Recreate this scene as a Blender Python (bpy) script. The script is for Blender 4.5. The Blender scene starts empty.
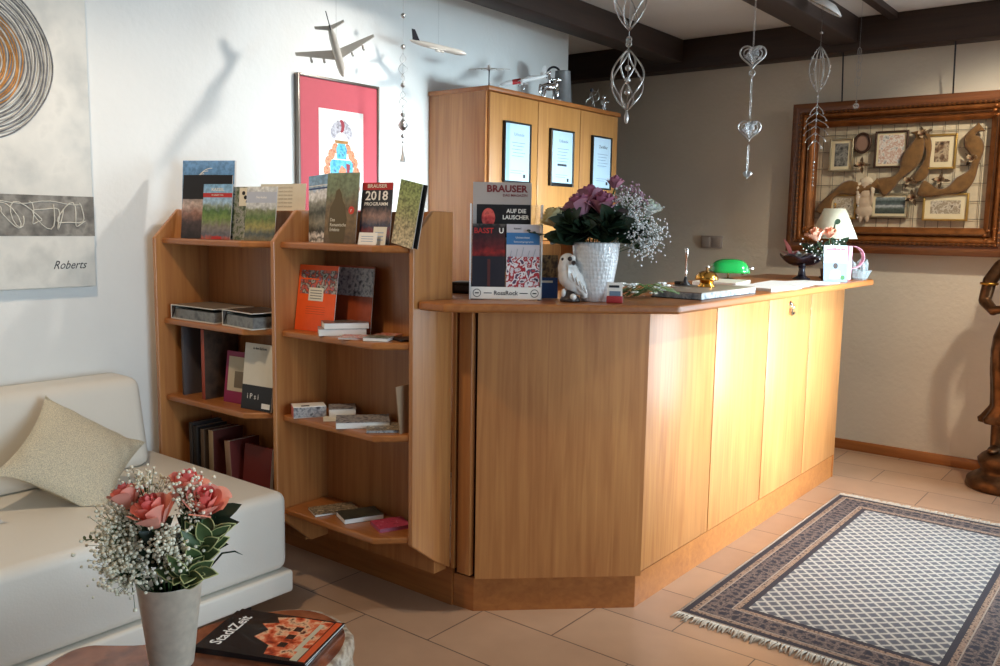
import bpy, bmesh, math, random
from math import sin, cos, pi, radians, sqrt, atan2
from mathutils import Vector, Matrix, Euler
random.seed(7)
scene = bpy.context.scene
COL = scene.collection

# ------------------------------------------------------------------ materials
MATS = {}
def s2l(c):
    return tuple(((v/255)/12.92 if v/255 <= .04045 else ((v/255+.055)/1.055)**2.4) for v in c)
def base_mat(name):
    m = bpy.data.materials.new(name); m.use_nodes = True
    return m, m.node_tree.nodes, m.node_tree.links, m.node_tree.nodes['Principled BSDF']
def plain(name, rgb, rough=.5, metal=0., coat=0., noise=0., nscale=30, trans=0., emit=None, ior=1.45, bump=0., bscale=200, sheen=0., alpha=1.):
    if name in MATS: return MATS[name]
    m, N, L, b = base_mat(name)
    c = s2l(rgb)
    b.inputs['Base Color'].default_value = (*c, 1)
    b.inputs['Roughness'].default_value = rough
    b.inputs['Metallic'].default_value = metal
    b.inputs['Coat Weight'].default_value = coat
    b.inputs['Transmission Weight'].default_value = trans
    b.inputs['IOR'].default_value = ior
    b.inputs['Sheen Weight'].default_value = sheen
    b.inputs['Alpha'].default_value = alpha
    tc = N.new('ShaderNodeTexCoord')
    if noise > 0 or True:
        nz = N.new('ShaderNodeTexNoise'); nz.inputs['Scale'].default_value = nscale; nz.inputs['Detail'].default_value = 4
        L.new(tc.outputs['Object'], nz.inputs['Vector'])
        rp = N.new('ShaderNodeValToRGB')
        k = max(noise, .02)
        rp.color_ramp.elements[0].position = .3; rp.color_ramp.elements[1].position = .7
        rp.color_ramp.elements[0].color = (*[v*(1-k) for v in c], 1)
        rp.color_ramp.elements[1].color = (*[min(1, v*(1+k)) for v in c], 1)
        L.new(nz.outputs['Fac'], rp.inputs['Fac']); L.new(rp.outputs['Color'], b.inputs['Base Color'])
    if bump > 0:
        n2 = N.new('ShaderNodeTexNoise'); n2.inputs['Scale'].default_value = bscale; n2.inputs['Detail'].default_value = 3
        L.new(tc.outputs['Object'], n2.inputs['Vector'])
        bp = N.new('ShaderNodeBump'); bp.inputs['Strength'].default_value = bump; bp.inputs['Distance'].default_value = .01
        L.new(n2.outputs['Fac'], bp.inputs['Height']); L.new(bp.outputs['Normal'], b.inputs['Normal'])
    if emit:
        b.inputs['Emission Color'].default_value = (*s2l(emit[0]), 1); b.inputs['Emission Strength'].default_value = emit[1]
    MATS[name] = m
    return m
def wood(name, c1, c2, axis='z', rough=.45, coat=.1, fine=45):
    if name in MATS: return MATS[name]
    m, N, L, b = base_mat(name)
    tc = N.new('ShaderNodeTexCoord'); mp = N.new('ShaderNodeMapping')
    sc = [fine]*3; sc['xyz'.index(axis)] = fine/22
    mp.inputs['Scale'].default_value = sc
    L.new(tc.outputs['Object'], mp.inputs['Vector'])
    nz = N.new('ShaderNodeTexNoise'); nz.inputs['Scale'].default_value = 1; nz.inputs['Detail'].default_value = 5; nz.inputs['Distortion'].default_value = .8
    L.new(mp.outputs['Vector'], nz.inputs['Vector'])
    mp2 = N.new('ShaderNodeMapping'); sc2 = [5.]*3; sc2['xyz'.index(axis)] = .6; mp2.inputs['Scale'].default_value = sc2
    L.new(tc.outputs['Object'], mp2.inputs['Vector'])
    n2 = N.new('ShaderNodeTexNoise'); n2.inputs['Scale'].default_value = 1; n2.inputs['Detail'].default_value = 3; n2.inputs['Distortion'].default_value = 1.5
    L.new(mp2.outputs['Vector'], n2.inputs['Vector'])
    mx = N.new('ShaderNodeMix'); mx.data_type = 'FLOAT'; mx.inputs['Factor'].default_value = .45
    L.new(nz.outputs['Fac'], mx.inputs['A']); L.new(n2.outputs['Fac'], mx.inputs['B'])
    rp = N.new('ShaderNodeValToRGB')
    rp.color_ramp.elements[0].position = .3; rp.color_ramp.elements[1].position = .68
    rp.color_ramp.elements[0].color = (*s2l(c1), 1); rp.color_ramp.elements[1].color = (*s2l(c2), 1)
    L.new(mx.outputs['Result'], rp.inputs['Fac']); L.new(rp.outputs['Color'], b.inputs['Base Color'])
    b.inputs['Roughness'].default_value = rough; b.inputs['Coat Weight'].default_value = coat; b.inputs['Coat Roughness'].default_value = .25
    MATS[name] = m
    return m
def bands(name, stops, rough=.4, distort=.12, nscale=6, axis='z', speck=.25, sscale=60, coat=.2):
    """printed picture: bands of colour along the sheet, broken up by noise"""
    if name in MATS: return MATS[name]
    m, N, L, b = base_mat(name)
    tc = N.new('ShaderNodeTexCoord'); sx = N.new('ShaderNodeSeparateXYZ')
    L.new(tc.outputs['Generated'], sx.inputs['Vector'])
    nz = N.new('ShaderNodeTexNoise'); nz.inputs['Scale'].default_value = nscale; nz.inputs['Detail'].default_value = 4
    L.new(tc.outputs['Generated'], nz.inputs['Vector'])
    mt = N.new('ShaderNodeMath'); mt.operation = 'MULTIPLY_ADD'; mt.inputs[1].default_value = distort; 
    sb = N.new('ShaderNodeMath'); sb.operation = 'SUBTRACT'; sb.inputs[1].default_value = .5
    L.new(nz.outputs['Fac'], sb.inputs[0]); L.new(sb.outputs[0], mt.inputs[0])
    L.new(sx.outputs['XYZ'.index(axis.upper())], mt.inputs[2])
    rp = N.new('ShaderNodeValToRGB'); el = rp.color_ramp.elements
    while len(el) < len(stops): el.new(.5)
    for e, (p, c) in zip(el, sorted(stops)): e.position = p; e.color = (*s2l(c), 1)
    L.new(mt.outputs[0], rp.inputs['Fac'])
    n2 = N.new('ShaderNodeTexNoise'); n2.inputs['Scale'].default_value = sscale; n2.inputs['Detail'].default_value = 2
    L.new(tc.outputs['Object'], n2.inputs['Vector'])
    mp = N.new('ShaderNodeMapRange'); mp.inputs['From Min'].default_value = .35; mp.inputs['From Max'].default_value = .65
    mp.inputs['To Min'].default_value = 1-speck; mp.inputs['To Max'].default_value = 1+speck
    L.new(n2.outputs['Fac'], mp.inputs['Value'])
    vm = N.new('ShaderNodeVectorMath'); vm.operation = 'SCALE'
    L.new(rp.outputs['Color'], vm.inputs[0]); L.new(mp.outputs['Result'], vm.inputs['Scale'])
    L.new(vm.outputs['Vector'], b.inputs['Base Color'])
    b.inputs['Roughness'].default_value = rough; b.inputs['Coat Weight'].default_value = coat
    MATS[name] = m
    return m
def blotch(name, cols, scale=40, rough=.4, coat=.2, const=False, detail=3):
    """printed picture: patches of a few colours"""
    if name in MATS: return MATS[name]
    m, N, L, b = base_mat(name)
    tc = N.new('ShaderNodeTexCoord'); nz = N.new('ShaderNodeTexNoise'); nz.inputs['Scale'].default_value = scale; nz.inputs['Detail'].default_value = detail
    L.new(tc.outputs['Object'], nz.inputs['Vector'])
    rp = N.new('ShaderNodeValToRGB'); el = rp.color_ramp.elements
    if const: rp.color_ramp.interpolation = 'CONSTANT'
    while len(el) < len(cols): el.new(.5)
    n = len(cols)
    for i, (e, c) in enumerate(zip(el, cols)):
        e.position = .32+.36*i/(n-1) if not const else (0 if i == 0 else .38+.26*(i-1)/max(1, n-2)); e.color = (*s2l(c), 1)
    L.new(nz.outputs['Fac'], rp.inputs['Fac']); L.new(rp.outputs['Color'], b.inputs['Base Color'])
    b.inputs['Roughness'].default_value = rough; b.inputs['Coat Weight'].default_value = coat
    MATS[name] = m
    return m

# ------------------------------------------------------------------ geometry
def RX(d): return Matrix.Rotation(radians(d), 4, 'X')
def RY(d): return Matrix.Rotation(radians(d), 4, 'Y')
def RZ(d): return Matrix.Rotation(radians(d), 4, 'Z')
def T(x, y, z): return Matrix.Translation((x, y, z))
class G:
    def __init__(s, M=None): s.v = []; s.f = []; s.mi = []; s.sm = []; s.mats = []; s.M = M or Matrix.Identity(4)
    def add(s, vs, fs, mat, smooth=False, M=None):
        k = len(s.v); A = s.M @ M if M is not None else s.M
        s.v += [A @ Vector(p) for p in vs]
        if mat not in s.mats: s.mats.append(mat)
        i = s.mats.index(mat)
        for f in fs:
            s.f.append([k+j for j in f]); s.mi.append(i); s.sm.append(smooth)
        return s
    def bm(s, bm, mat, smooth=False, M=None):
        bm.verts.ensure_lookup_table(); bm.verts.index_update()
        s.add([v.co[:] for v in bm.verts], [[v.index for v in f.verts] for f in bm.faces], mat, smooth, M); bm.free(); return s
    def box(s, c, d, mat, bev=0, M=None, seg=2, smooth=None):
        b = bmesh.new(); bmesh.ops.create_cube(b, size=1)
        for v in b.verts: v.co = Vector((v.co.x*d[0], v.co.y*d[1], v.co.z*d[2]))
        if bev: bmesh.ops.bevel(b, geom=b.edges[:], offset=min(bev, .49*min(d)), segments=seg, profile=.5, affect='EDGES')
        for v in b.verts: v.co += Vector(c)
        return s.bm(b, mat, bool(bev) if smooth is None else smooth, M)
    def b2(s, x0, x1, y0, y1, z0, z1, mat, bev=0, M=None, seg=2):
        return s.box(((x0+x1)/2, (y0+y1)/2, (z0+z1)/2), (abs(x1-x0), abs(y1-y0), abs(z1-z0)), mat, bev, M, seg)
    def prism(s, poly, h, mat, bev=0, M=None, seg=2, smooth=False):
        """poly in local xy, extruded z 0..h"""
        b = bmesh.new(); vs = [b.verts.new((p[0], p[1], 0)) for p in poly]; f = b.faces.new(vs)
        r = bmesh.ops.extrude_face_region(b, geom=[f])
        for e in r['geom']:
            if isinstance(e, bmesh.types.BMVert): e.co.z = h
        if bev: bmesh.ops.bevel(b, geom=b.edges[:], offset=bev, segments=seg, profile=.5, affect='EDGES')
        bmesh.ops.recalc_face_normals(b, faces=b.faces[:])
        return s.bm(b, mat, smooth, M)
    def lathe(s, prof, mat, n=24, M=None, smooth=True):
        vs = []; fs = []; k = len(prof)
        for r, z in prof:
            for j in range(n):
                a = 2*pi*j/n; vs.append((r*cos(a), r*sin(a), z))
        for i in range(k-1):
            for j in range(n):
                fs.append((i*n+j, i*n+(j+1) % n, (i+1)*n+(j+1) % n, (i+1)*n+j))
        if prof[0][0] > 1e-6: fs.append(tuple(range(n))[::-1])
        if prof[-1][0] > 1e-6: fs.append(tuple(range((k-1)*n, k*n)))
        return s.add(vs, fs, mat, smooth, M)
    def tube(s, pts, r, mat, n=8, closed=False, M=None, smooth=True):
        pts = [Vector(p) for p in pts]; m = len(pts); rr = r if isinstance(r, (list, tuple)) else [r]*m
        vs = []; fs = []; prev = None
        for i, p in enumerate(pts):
            a = pts[(i-1) % m] if (closed or i > 0) else p; c = pts[(i+1) % m] if (closed or i < m-1) else p
            t = (c-a).normalized() if (c-a).length > 1e-9 else Vector((0, 0, 1))
            if prev is None:
                u = t.orthogonal().normalized()
            else:
                u = (prev - t*prev.dot(t)); u = u.normalized() if u.length > 1e-6 else t.orthogonal().normalized()
            prev = u; w = t.cross(u)
            for j in range(n):
                g = 2*pi*j/n; vs.append(p+(u*cos(g)+w*sin(g))*rr[i])
        for i in range(m if closed else m-1):
            i2 = (i+1) % m
            for j in range(n): fs.append((i*n+j, i*n+(j+1) % n, i2*n+(j+1) % n, i2*n+j))
        if not closed: fs.append(tuple(range(n))[::-1]); fs.append(tuple(range((m-1)*n, m*n)))
        return s.add(vs, fs, mat, smooth, M)
    def ell(s, c, r, mat, M=None, sub=2, smooth=True):
        b = bmesh.new(); bmesh.ops.create_icosphere(b, subdivisions=sub, radius=1)
        r = r if isinstance(r, (list, tuple)) else (r, r, r)
        for v in b.verts: v.co = Vector((v.co.x*r[0]+c[0], v.co.y*r[1]+c[1], v.co.z*r[2]+c[2]))
        return s.bm(b, mat, smooth, M)
    def surf(s, fn, nu, nv, mat, smooth=True, M=None, closeu=False):
        vs = [fn(i/(nu-(0 if closeu else 1)), j/(nv-1)) for i in range(nu) for j in range(nv)]; fs = []
        for i in range(nu if closeu else nu-1):
            for j in range(nv-1):
                i2 = (i+1) % nu
                fs.append((i*nv+j, i2*nv+j, i2*nv+j+1, i*nv+j+1))
        return s.add(vs, fs, mat, smooth, M)
    def quad(s, pts, mat, M=None): return s.add(pts, [tuple(range(len(pts)))], mat, False, M)
    def text(s, txt, size, mat, M, ext=.0004, bold=0., sx=1., align='CENTER', shear=0.):
        cu = bpy.data.curves.new('lettering', 'FONT'); cu.body = txt; cu.size = size; cu.extrude = ext; cu.align_x = align; cu.align_y = 'CENTER'
        cu.offset = bold; cu.resolution_u = 2; cu.shear = shear
        o = bpy.data.objects.new('lettering', cu); COL.objects.link(o)
        dg = bpy.context.evaluated_depsgraph_get(); me = o.evaluated_get(dg).to_mesh()
        vs = [(v.co.x*sx, v.co.y, v.co.z) for v in me.vertices]; fs = [tuple(p.vertices) for p in me.polygons]
        o.evaluated_get(dg).to_mesh_clear(); bpy.data.objects.remove(o); bpy.data.curves.remove(cu)
        return s.add(vs, fs, mat, False, M)
    def mesh(s, name):
        me = bpy.data.meshes.new(name); me.from_pydata([tuple(v) for v in s.v], [], s.f)
        for m in s.mats: me.materials.append(m)
        me.polygons.foreach_set('material_index', s.mi); me.polygons.foreach_set('use_smooth', s.sm)
        b = bmesh.new(); b.from_mesh(me); bmesh.ops.recalc_face_normals(b, faces=b.faces[:]); b.to_mesh(me); b.free()
        me.update(); return me
def tag(o, label, cat, group=None, kind=None):
    o['label'] = label; o['category'] = cat
    if group: o['group'] = group
    if kind: o['kind'] = kind
    return o
def thing(name, label, cat, loc=(0, 0, 0), rot=(0, 0, 0), group=None):
    o = bpy.data.objects.new(name, None); COL.objects.link(o); o.empty_display_size = .05
    o.location = loc; o.rotation_euler = [radians(a) for a in rot]
    return tag(o, label, cat, group)
def part(name, g, parent, label=None, kind=None, autosm=True):
    o = bpy.data.objects.new(name, g.mesh(name)); COL.objects.link(o); o.parent = parent
    if label: o['label'] = label
    if kind: o['kind'] = kind
    return o
def single(name, g, label, cat, loc=(0, 0, 0), rot=(0, 0, 0), group=None, kind=None):
    o = bpy.data.objects.new(name, g.mesh(name)); COL.objects.link(o)
    o.location = loc; o.rotation_euler = [radians(a) for a in rot]
    return tag(o, label, cat, group, kind)
def struct(name, g, label=None):
    o = bpy.data.objects.new(name, g.mesh(name)); COL.objects.link(o); o['kind'] = 'structure'
    if label: o['label'] = label
    return o
def copy_tree(o, parent=None):
    c = o.copy(); COL.objects.link(c); c.parent = parent
    for ch in list(o.children): copy_tree(ch, c)
    return c
# ------------------------------------------------------------------ shared materials
WOOD = wood('oiled beech veneer upright grain', (154, 92, 46), (192, 132, 74), 'z', .4, .35)
WOODX = wood('oiled beech veneer level grain', (144, 82, 36), (178, 112, 54), 'x', .4, .35)
WOODY = wood('oiled beech veneer long grain', (144, 82, 36), (178, 112, 54), 'y', .4, .35)
WOODD = wood('oiled beech cabinet door grain', (164, 108, 54), (194, 136, 76), 'z', .4, .35)
DARKWOOD = wood('dark stained beam wood', (44, 31, 25), (66, 48, 38), 'x', rough=.6, coat=0)
DARKWOODY = wood('dark stained beam wood long', (44, 31, 25), (66, 48, 38), 'y', rough=.6, coat=0)
GAP = plain('shadow gap lining', (40, 24, 14), .8)
CHROME = plain('polished chrome', (205, 205, 205), .14, 1.)
SILVER = plain('brushed silver metal', (190, 188, 184), .28, 1.)
BLACK = plain('satin black', (22, 21, 22), .4)
WHITE = plain('white card', (232, 230, 226), .5)
PAPER = plain('white paper', (238, 234, 226), .6)
INK = plain('dark print', (45, 45, 50), .5)
GOLD = plain('gilded metal', (190, 140, 60), .3, 1.)
BRASS = plain('polished brass', (200, 150, 70), .18, 1.)
def plaster(name, rgb, bump=.15):
    return plain(name, rgb, .85, bump=bump, bscale=35, noise=.03, nscale=3)
WALL_L = plaster('white painted plaster', (228, 228, 224))
WALL_B = plaster('cream painted plaster', (222, 212, 194), .25)
WALL_U = plaster('taupe low bounce plaster', (150, 138, 124))  # unseen walls given a darker tone to keep bounced light down
CEIL = plaster('off white ceiling paint', (225, 222, 216))
def floor_tiles():
    m, N, L, b = base_mat('beige stone tiles')
    tc = N.new('ShaderNodeTexCoord'); mp = N.new('ShaderNodeMapping')
    mp.inputs['Location'].default_value = (1.61+.0, -2.055, 0)
    L.new(tc.outputs['Object'], mp.inputs['Vector'])
    br = N.new('ShaderNodeTexBrick'); br.offset = .5; br.offset_frequency = 2; br.squash = 1
    br.inputs['Scale'].default_value = 1; br.inputs['Mortar Size'].default_value = .0028; br.inputs['Mortar Smooth'].default_value = .3
    br.inputs['Brick Width'].default_value = .606; br.inputs['Row Height'].default_value = .299; br.inputs['Bias'].default_value = 0
    br.inputs['Color1'].default_value = (*s2l((182, 146, 116)), 1); br.inputs['Color2'].default_value = (*s2l((172, 138, 112)), 1)
    br.inputs['Mortar'].default_value = (*s2l((96, 76, 64)), 1)
    L.new(mp.outputs['Vector'], br.inputs['Vector'])
    nz = N.new('ShaderNodeTexNoise'); nz.inputs['Scale'].default_value = 7; nz.inputs['Detail'].default_value = 6
    L.new(tc.outputs['Object'], nz.inputs['Vector'])
    mr = N.new('ShaderNodeMapRange'); mr.inputs['To Min'].default_value = .86; mr.inputs['To Max'].default_value = 1.12
    L.new(nz.outputs['Fac'], mr.inputs['Value'])
    vm = N.new('ShaderNodeVectorMath'); vm.operation = 'SCALE'
    L.new(br.outputs['Color'], vm.inputs[0]); L.new(mr.outputs['Result'], vm.inputs['Scale'])
    L.new(vm.outputs['Vector'], b.inputs['Base Color'])
    b.inputs['Roughness'].default_value = .38
    bp = N.new('ShaderNodeBump'); bp.inputs['Strength'].default_value = .3; bp.inputs['Distance'].default_value = .002; bp.invert = True
    L.new(br.outputs['Fac'], bp.inputs['Height']); L.new(bp.outputs['Normal'], b.inputs['Normal'])
    return m
TILES = floor_tiles()
XL, XR, YB, YF, ZC = -3.38, 2.1, 5.705, -2.9, 2.67
# ------------------------------------------------------------------ room shell
struct('floor', G().b2(-5.2, XR, YF, YB, -.1, 0, TILES))
struct('ceiling', G().b2(-5.2, XR+.15, YF-.15, YB+.15, ZC, ZC+.1, CEIL))
struct('wall_left', G().b2(XL-.12, XL, YF, 4.97, 0, ZC, WALL_L))
struct('wall_recess', G().b2(-5.35, -5.2, YF, YB+.15, 0, ZC, WALL_U))
def wall_open(name, axis, pos, th, a0, a1, openings, WM=None):
    WM = WM or WALL_U
    g = G()
    def bx(u0, u1, z0, z1):
        if axis == 'x': g.b2(pos, pos+th, u0, u1, z0, z1, WM)
        else: g.b2(u0, u1, pos-th, pos, z0, z1, WM)
    u = a0
    for (o0, o1, z0, z1) in openings:
        bx(u, o0, 0, ZC)
        if z0 > 0: bx(o0, o1, 0, z0)
        if z1 < ZC: bx(o0, o1, z1, ZC)
        u = o1
    bx(u, a1, 0, ZC)
    return struct(name, g)
WIN_R = [(.2, 2.2, .3, 2.3), (3.3, 5.4, .2, 2.4)]
WIN_B = [(.15, 2.0, .15, 2.4)]  # unseen opening put in for the light it carries
WIN_F = [(-2.6, .8, .7, 2.3)]
wall_open('wall_right', 'x', XR, .15, YF, YB, WIN_R)
wall_open('wall_front', 'y', YF, .15, -5.2, XR, WIN_F)
wall_open('wall_back', 'y', YB+.15, .15, -5.2, XR, WIN_B, WALL_B)
FRAMEW = plain('white window frame', (230, 230, 228), .4)
GLASSW = base_mat('window glass'); 
def glass_thin():
    m, N, L, b = GLASSW
    out = N['Material Output']; tr = N.new('ShaderNodeBsdfTransparent'); gl = N.new('ShaderNodeBsdfGlossy'); gl.inputs['Roughness'].default_value = .02
    mx = N.new('ShaderNodeMixShader'); mx.inputs[0].default_value = .06
    L.new(tr.outputs[0], mx.inputs[1]); L.new(gl.outputs[0], mx.inputs[2]); L.new(mx.outputs[0], out.inputs['Surface'])
    return m
GLASSW = glass_thin()
def window(name, axis, pos, o, nm):
    u0, u1, z0, z1 = o; g = G(); p = G()
    def bx(G_, a, b, c, d, t0, t1, m):
        if axis == 'x': G_.b2(pos+t0, pos+t1, a, b, c, d, m)
        else: G_.b2(a, b, pos-t1, pos-t0, c, d, m)
    for k in range(nm+1):
        u = u0+(u1-u0)*k/nm; bx(g, max(u0, u-.035), min(u1, u+.035), z0, z1, .04, .10, FRAMEW)
    bx(g, u0, u1, z0, z0+.06, .04, .10, FRAMEW); bx(g, u0, u1, z1-.06, z1, .04, .10, FRAMEW)
    f = struct(name, g); bx(p, u0, u1, z0, z1, .065, .07, GLASSW)
    q = part('pane', p, f); return f
window('window_1', 'x', XR, WIN_R[0], 2)
window('window_4', 'x', XR, WIN_R[1], 2)
window('window_2', 'y', YF, WIN_F[0], 3)
window('window_3', 'y', YB+.15, WIN_B[0], 2)
# beams, ceiling lath, skirting
struct('trim_1', G().b2(-5.2, XR, YB-.14, YB, 2.475, ZC, DARKWOOD, .006), 'dark stained ceiling beam along the back wall')
struct('trim_2', G().b2(-3.0, -2.84, YF, YB-.14, 2.52, ZC, DARKWOODY, .006), 'dark stained ceiling beam near the white left wall')
struct('trim_3', G().b2(-1.86, -1.69, YF, YB-.14, 2.52, ZC, DARKWOODY, .006), 'dark stained ceiling beam running towards the back wall above the counter')
struct('trim_4', G().b2(-1.52, -1.47, YF, YB-.14, 2.635, ZC, DARKWOODY), 'thin dark lath on the ceiling')
struct('baseboard_back', G().b2(-5.2, XR, YB-.015, YB, 0, .065, WOODX, .003))
struct('baseboard_left', G().b2(XL, XL+.015, YF, 4.97, 0, .065, WOODY, .003))
# ------------------------------------------------------------------ reception counter
ct = thing('reception_counter', 'L-shaped beech reception counter with a slanted corner, standing on the tiled floor', 'counter', (-1.7, 3.4, 0))
CM = T(1.7, -3.4, 0)
def cg(): return G(CM)
out = [(-1.5, 5.0), (-1.5, 2.735), (-1.936, 2.322), (-2.03, 2.31), (-2.03, 2.55), (-2.02, 2.75), (-1.95, 2.95), (-1.95, 5.0)]
def inset(d): return [(-1.5-d, 5.0-.002), (-1.5-d, 2.735+d*.4), (-1.936-d*.4, 2.322+d), (-2.028, 2.316+d*.5), (-2.028, 2.55), (-2.02, 2.75), (-1.95, 2.95), (-1.95, 4.998)]
g = cg(); g.prism([(x, y) for x, y in inset(.004)], .125, WOODX); part('plinth', g, ct)
g = cg(); g.prism(inset(.02), .985, GAP, M=T(0, 0, .125)); part('carcass', g, ct, 'dark inside of the counter seen in the gaps between its panels')
ys = [2.76, 3.335, 3.897, 4.463, 5.0]
panels = []
for i in range(4):
    g = cg(); g.b2(-1.52, -1.5, ys[i]+.004, ys[i+1]-(.004 if i < 3 else 0), .13, 1.105, WOOD, .0015); panels.append(part('front_panel', g, ct))
g = cg(); g.b2(-1.52, -1.5, 4.985, 5.0, .0, .13, WOODX); part('plinth_end', g, ct)
# slanted corner panel
d = Vector((.436, .413, 0)).normalized(); nrm = Vector((d.y, -d.x, 0))
A = Vector((-1.936, 2.322, 0))+d*.004; B = Vector((-1.5, 2.735, 0))+d*.012
g = cg(); a2, b2 = A+nrm*.016, B+nrm*.016
g.prism([(A.x, A.y), (a2.x, a2.y), (b2.x, b2.y), (B.x, B.y)], .975, WOOD, M=T(0, 0, .13)); part('corner_panel', g, ct)
g = cg(); g.b2(-2.026, -2.012, 2.30, 2.325, .15, 1.105, WOOD); part('side_panel', g, ct)
g = cg(); g.b2(-1.998, -1.94, 2.302, 2.325, .14, 1.105, WOOD, .001); part('side_panel', g, ct)
# lock with keys on the third front panel
g = cg(); g.lathe([(0, 0), (.013, 0), (.013, .004), (.006, .005), (.006, .01), (0, .01)], CHROME, 16, T(-1.5, 4.16, 1.045) @ RY(90))
lk = part('lock', g, panels[2], 'chrome lock with keys hanging from it')
g = cg(); g.tube([(-1.485+.002*cos(a), 4.16+.013*sin(a), 1.03+.013*cos(a)) for a in [2*pi*k/14 for k in range(14)]], .0016, CHROME, 6, True)
g.b2(-1.487, -1.485, 4.15, 4.158, .985, 1.02, CHROME); g.b2(-1.490, -1.488, 4.165, 4.173, .99, 1.02, SILVER, M=None)
g.b2(-1.489, -1.486, 4.175, 4.195, .992, 1.004, BLACK)
for_k = part('keys', g, panels[2])
# worktop
wt = [(-2.028, 2.12), (-1.905, 2.12), (-1.33, 2.66), (-1.33, 4.93), (-1.36, 4.97), (-1.95, 4.99), (-1.95, 2.97), (-2.05, 2.78), (-2.6, 2.78), (-2.6, 2.335), (-2.028, 2.335)]
g = G(); g.prism(wt, .03, WOODY, .009, seg=3, smooth=False, M=T(0, 0, 1.11))
single('counter_worktop', g, 'long beech worktop with rounded edge lying along the reception counter', 'worktop')

# ------------------------------------------------------------------ brochure shelves
def shelf_unit(dx, dy, label, W=0.):
    t = thing('brochure_shelf', label, 'shelf', (-2.34+dx, 2.2+dy, 0), group='brochure shelves beside the counter')
    M = T(2.34, -2.2, 0)
    YZ = Matrix(((0, 0, 1, 0), (1, 0, 0, 0), (0, 1, 0, 0), (0, 0, 0, 1)))   # local (y,z) polygon extruded along x
    pl = [(1.99, .29), (1.99, 1.325), (2.1, 1.442), (2.30, 1.442), (2.30, .15), (2.15, .15)]
    pr = [(2.1, .285), (2.1, 1.345), (2.2, 1.442), (2.30, 1.442), (2.30, .15), (2.22, .195)]
    g = G(M); g.prism(pl, .02, WOOD, .004, M=T(-2.65-W, 0, 0) @ YZ); part('side_panel', g, t)
    g = G(M); g.prism(pr, .02, WOOD, .004, M=T(-2.05, 0, 0) @ YZ); part('side_panel', g, t)
    g = G(M); g.b2(-2.63-W, -2.05, 2.235, 2.299, .14, 1.44, WOOD); part('back_panel', g, t)
    for z in (.312, .676, .996, 1.324):
        g = G(M); g.prism([(-2.63-W, 2.02), (-2.14, 2.02), (-2.05, 2.108), (-2.05, 2.235), (-2.63-W, 2.235)], .024, WOODX, .007, M=T(0, 0, z-.024), seg=3); part('shelf_board', g, t)
    g = G(M); g.b2(-2.65, -2.031, 2.312-dy, 2.345-dy, 0, .16, WOODX); part('plinth', g, t)
    return t
shelf_unit(0, 0, 'beech brochure shelf with slanted sides standing against the end of the counter')
shelf_unit(-.62, -.08, 'beech brochure shelf with slanted sides between the white wall and its twin', .045)

# ------------------------------------------------------------------ tall cabinet
cb = thing('tall_cabinet', 'tall beech cabinet with three doors and framed certificates, against the left wall', 'cabinet', (-3.16, 4.27, 0))
M = T(3.16, -4.27, 0); XC = -2.95
g = G(M)
g.b2(-3.375, XC-.02, 3.612, 3.632, 0, 2.095, WOOD); part('side_panel', g, cb)
g = G(M); g.b2(-3.375, XC-.02, 4.91, 4.93, 0, 2.095, WOOD); part('side_panel', g, cb)
g = G(M); g.b2(-3.376, -3.36, 3.632, 4.91, 0, 2.095, WOOD); part('back_panel', g, cb)
g = G(M); g.b2(-3.377, XC+.008, 3.604, 4.94, 2.095, 2.12, WOODY, .005); part('top_board', g, cb)
dy = [3.622, 4.055, 4.488, 4.922]
for i in range(3):
    g = G(M); g.b2(XC-.02, XC, dy[i]+.003, dy[i+1]-.003, 1.315, 2.09, WOODD, .002); part('door', g, cb)
for i in range(3):
    g = G(M); g.b2(XC-.02, XC, dy[i]+.003, dy[i+1]-.003, .09, .98, WOODD, .002); part('door', g, cb)
for z in (1.29, .985):
    g = G(M); g.b2(-3.36, XC, 3.632, 4.91, z, z+.022, WOODY, .003); part('shelf_board', g, cb)
g = G(M); g.b2(-3.36, XC-.03, 3.632, 4.91, 0, .09, WOODY); part('plinth', g, cb)

# ------------------------------------------------------------------ sofa
LEATHER = plain('cream white leather', (226, 220, 208), .38, bump=.05, bscale=150, noise=.02, nscale=4)
sf = thing('sofa', 'cream white leather sofa without arms against the left wall', 'sofa', (-2.9, .6, 0)); M = T(2.9, -.6, 0)
g = G(M); g.b2(-3.34, -2.445, -.9, 1.9, .158, .447, LEATHER, .038, seg=5); part('seat', g, sf)
g = G(M); g.b2(-3.34, -2.432, -.9, 1.908, .075, .156, LEATHER, .012, seg=3); part('base', g, sf)
def back(u, v): pass
g = G(M); pr_ = [(-3.37, .445), (-3.10, .445), (-3.17, .79), (-3.37, .79)]
XZ = Matrix(((1, 0, 0, 0), (0, 0, -1, 0), (0, 1, 0, 0), (0, 0, 0, 1)))
g.prism(pr_, 2.66, LEATHER, .045, M=T(0, 1.765, 0) @ XZ, seg=5, smooth=True); part('backrest', g, sf)
FEET = plain('dark sofa foot', (40, 36, 34), .5)
for fx in (-3.25, -2.55):
    for fy in (-.8, 1.78):
        g = G(M); g.lathe([(.022, 0), (.028, .078)], FEET, 12, T(fx, fy, 0)); part('foot', g, sf)

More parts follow.
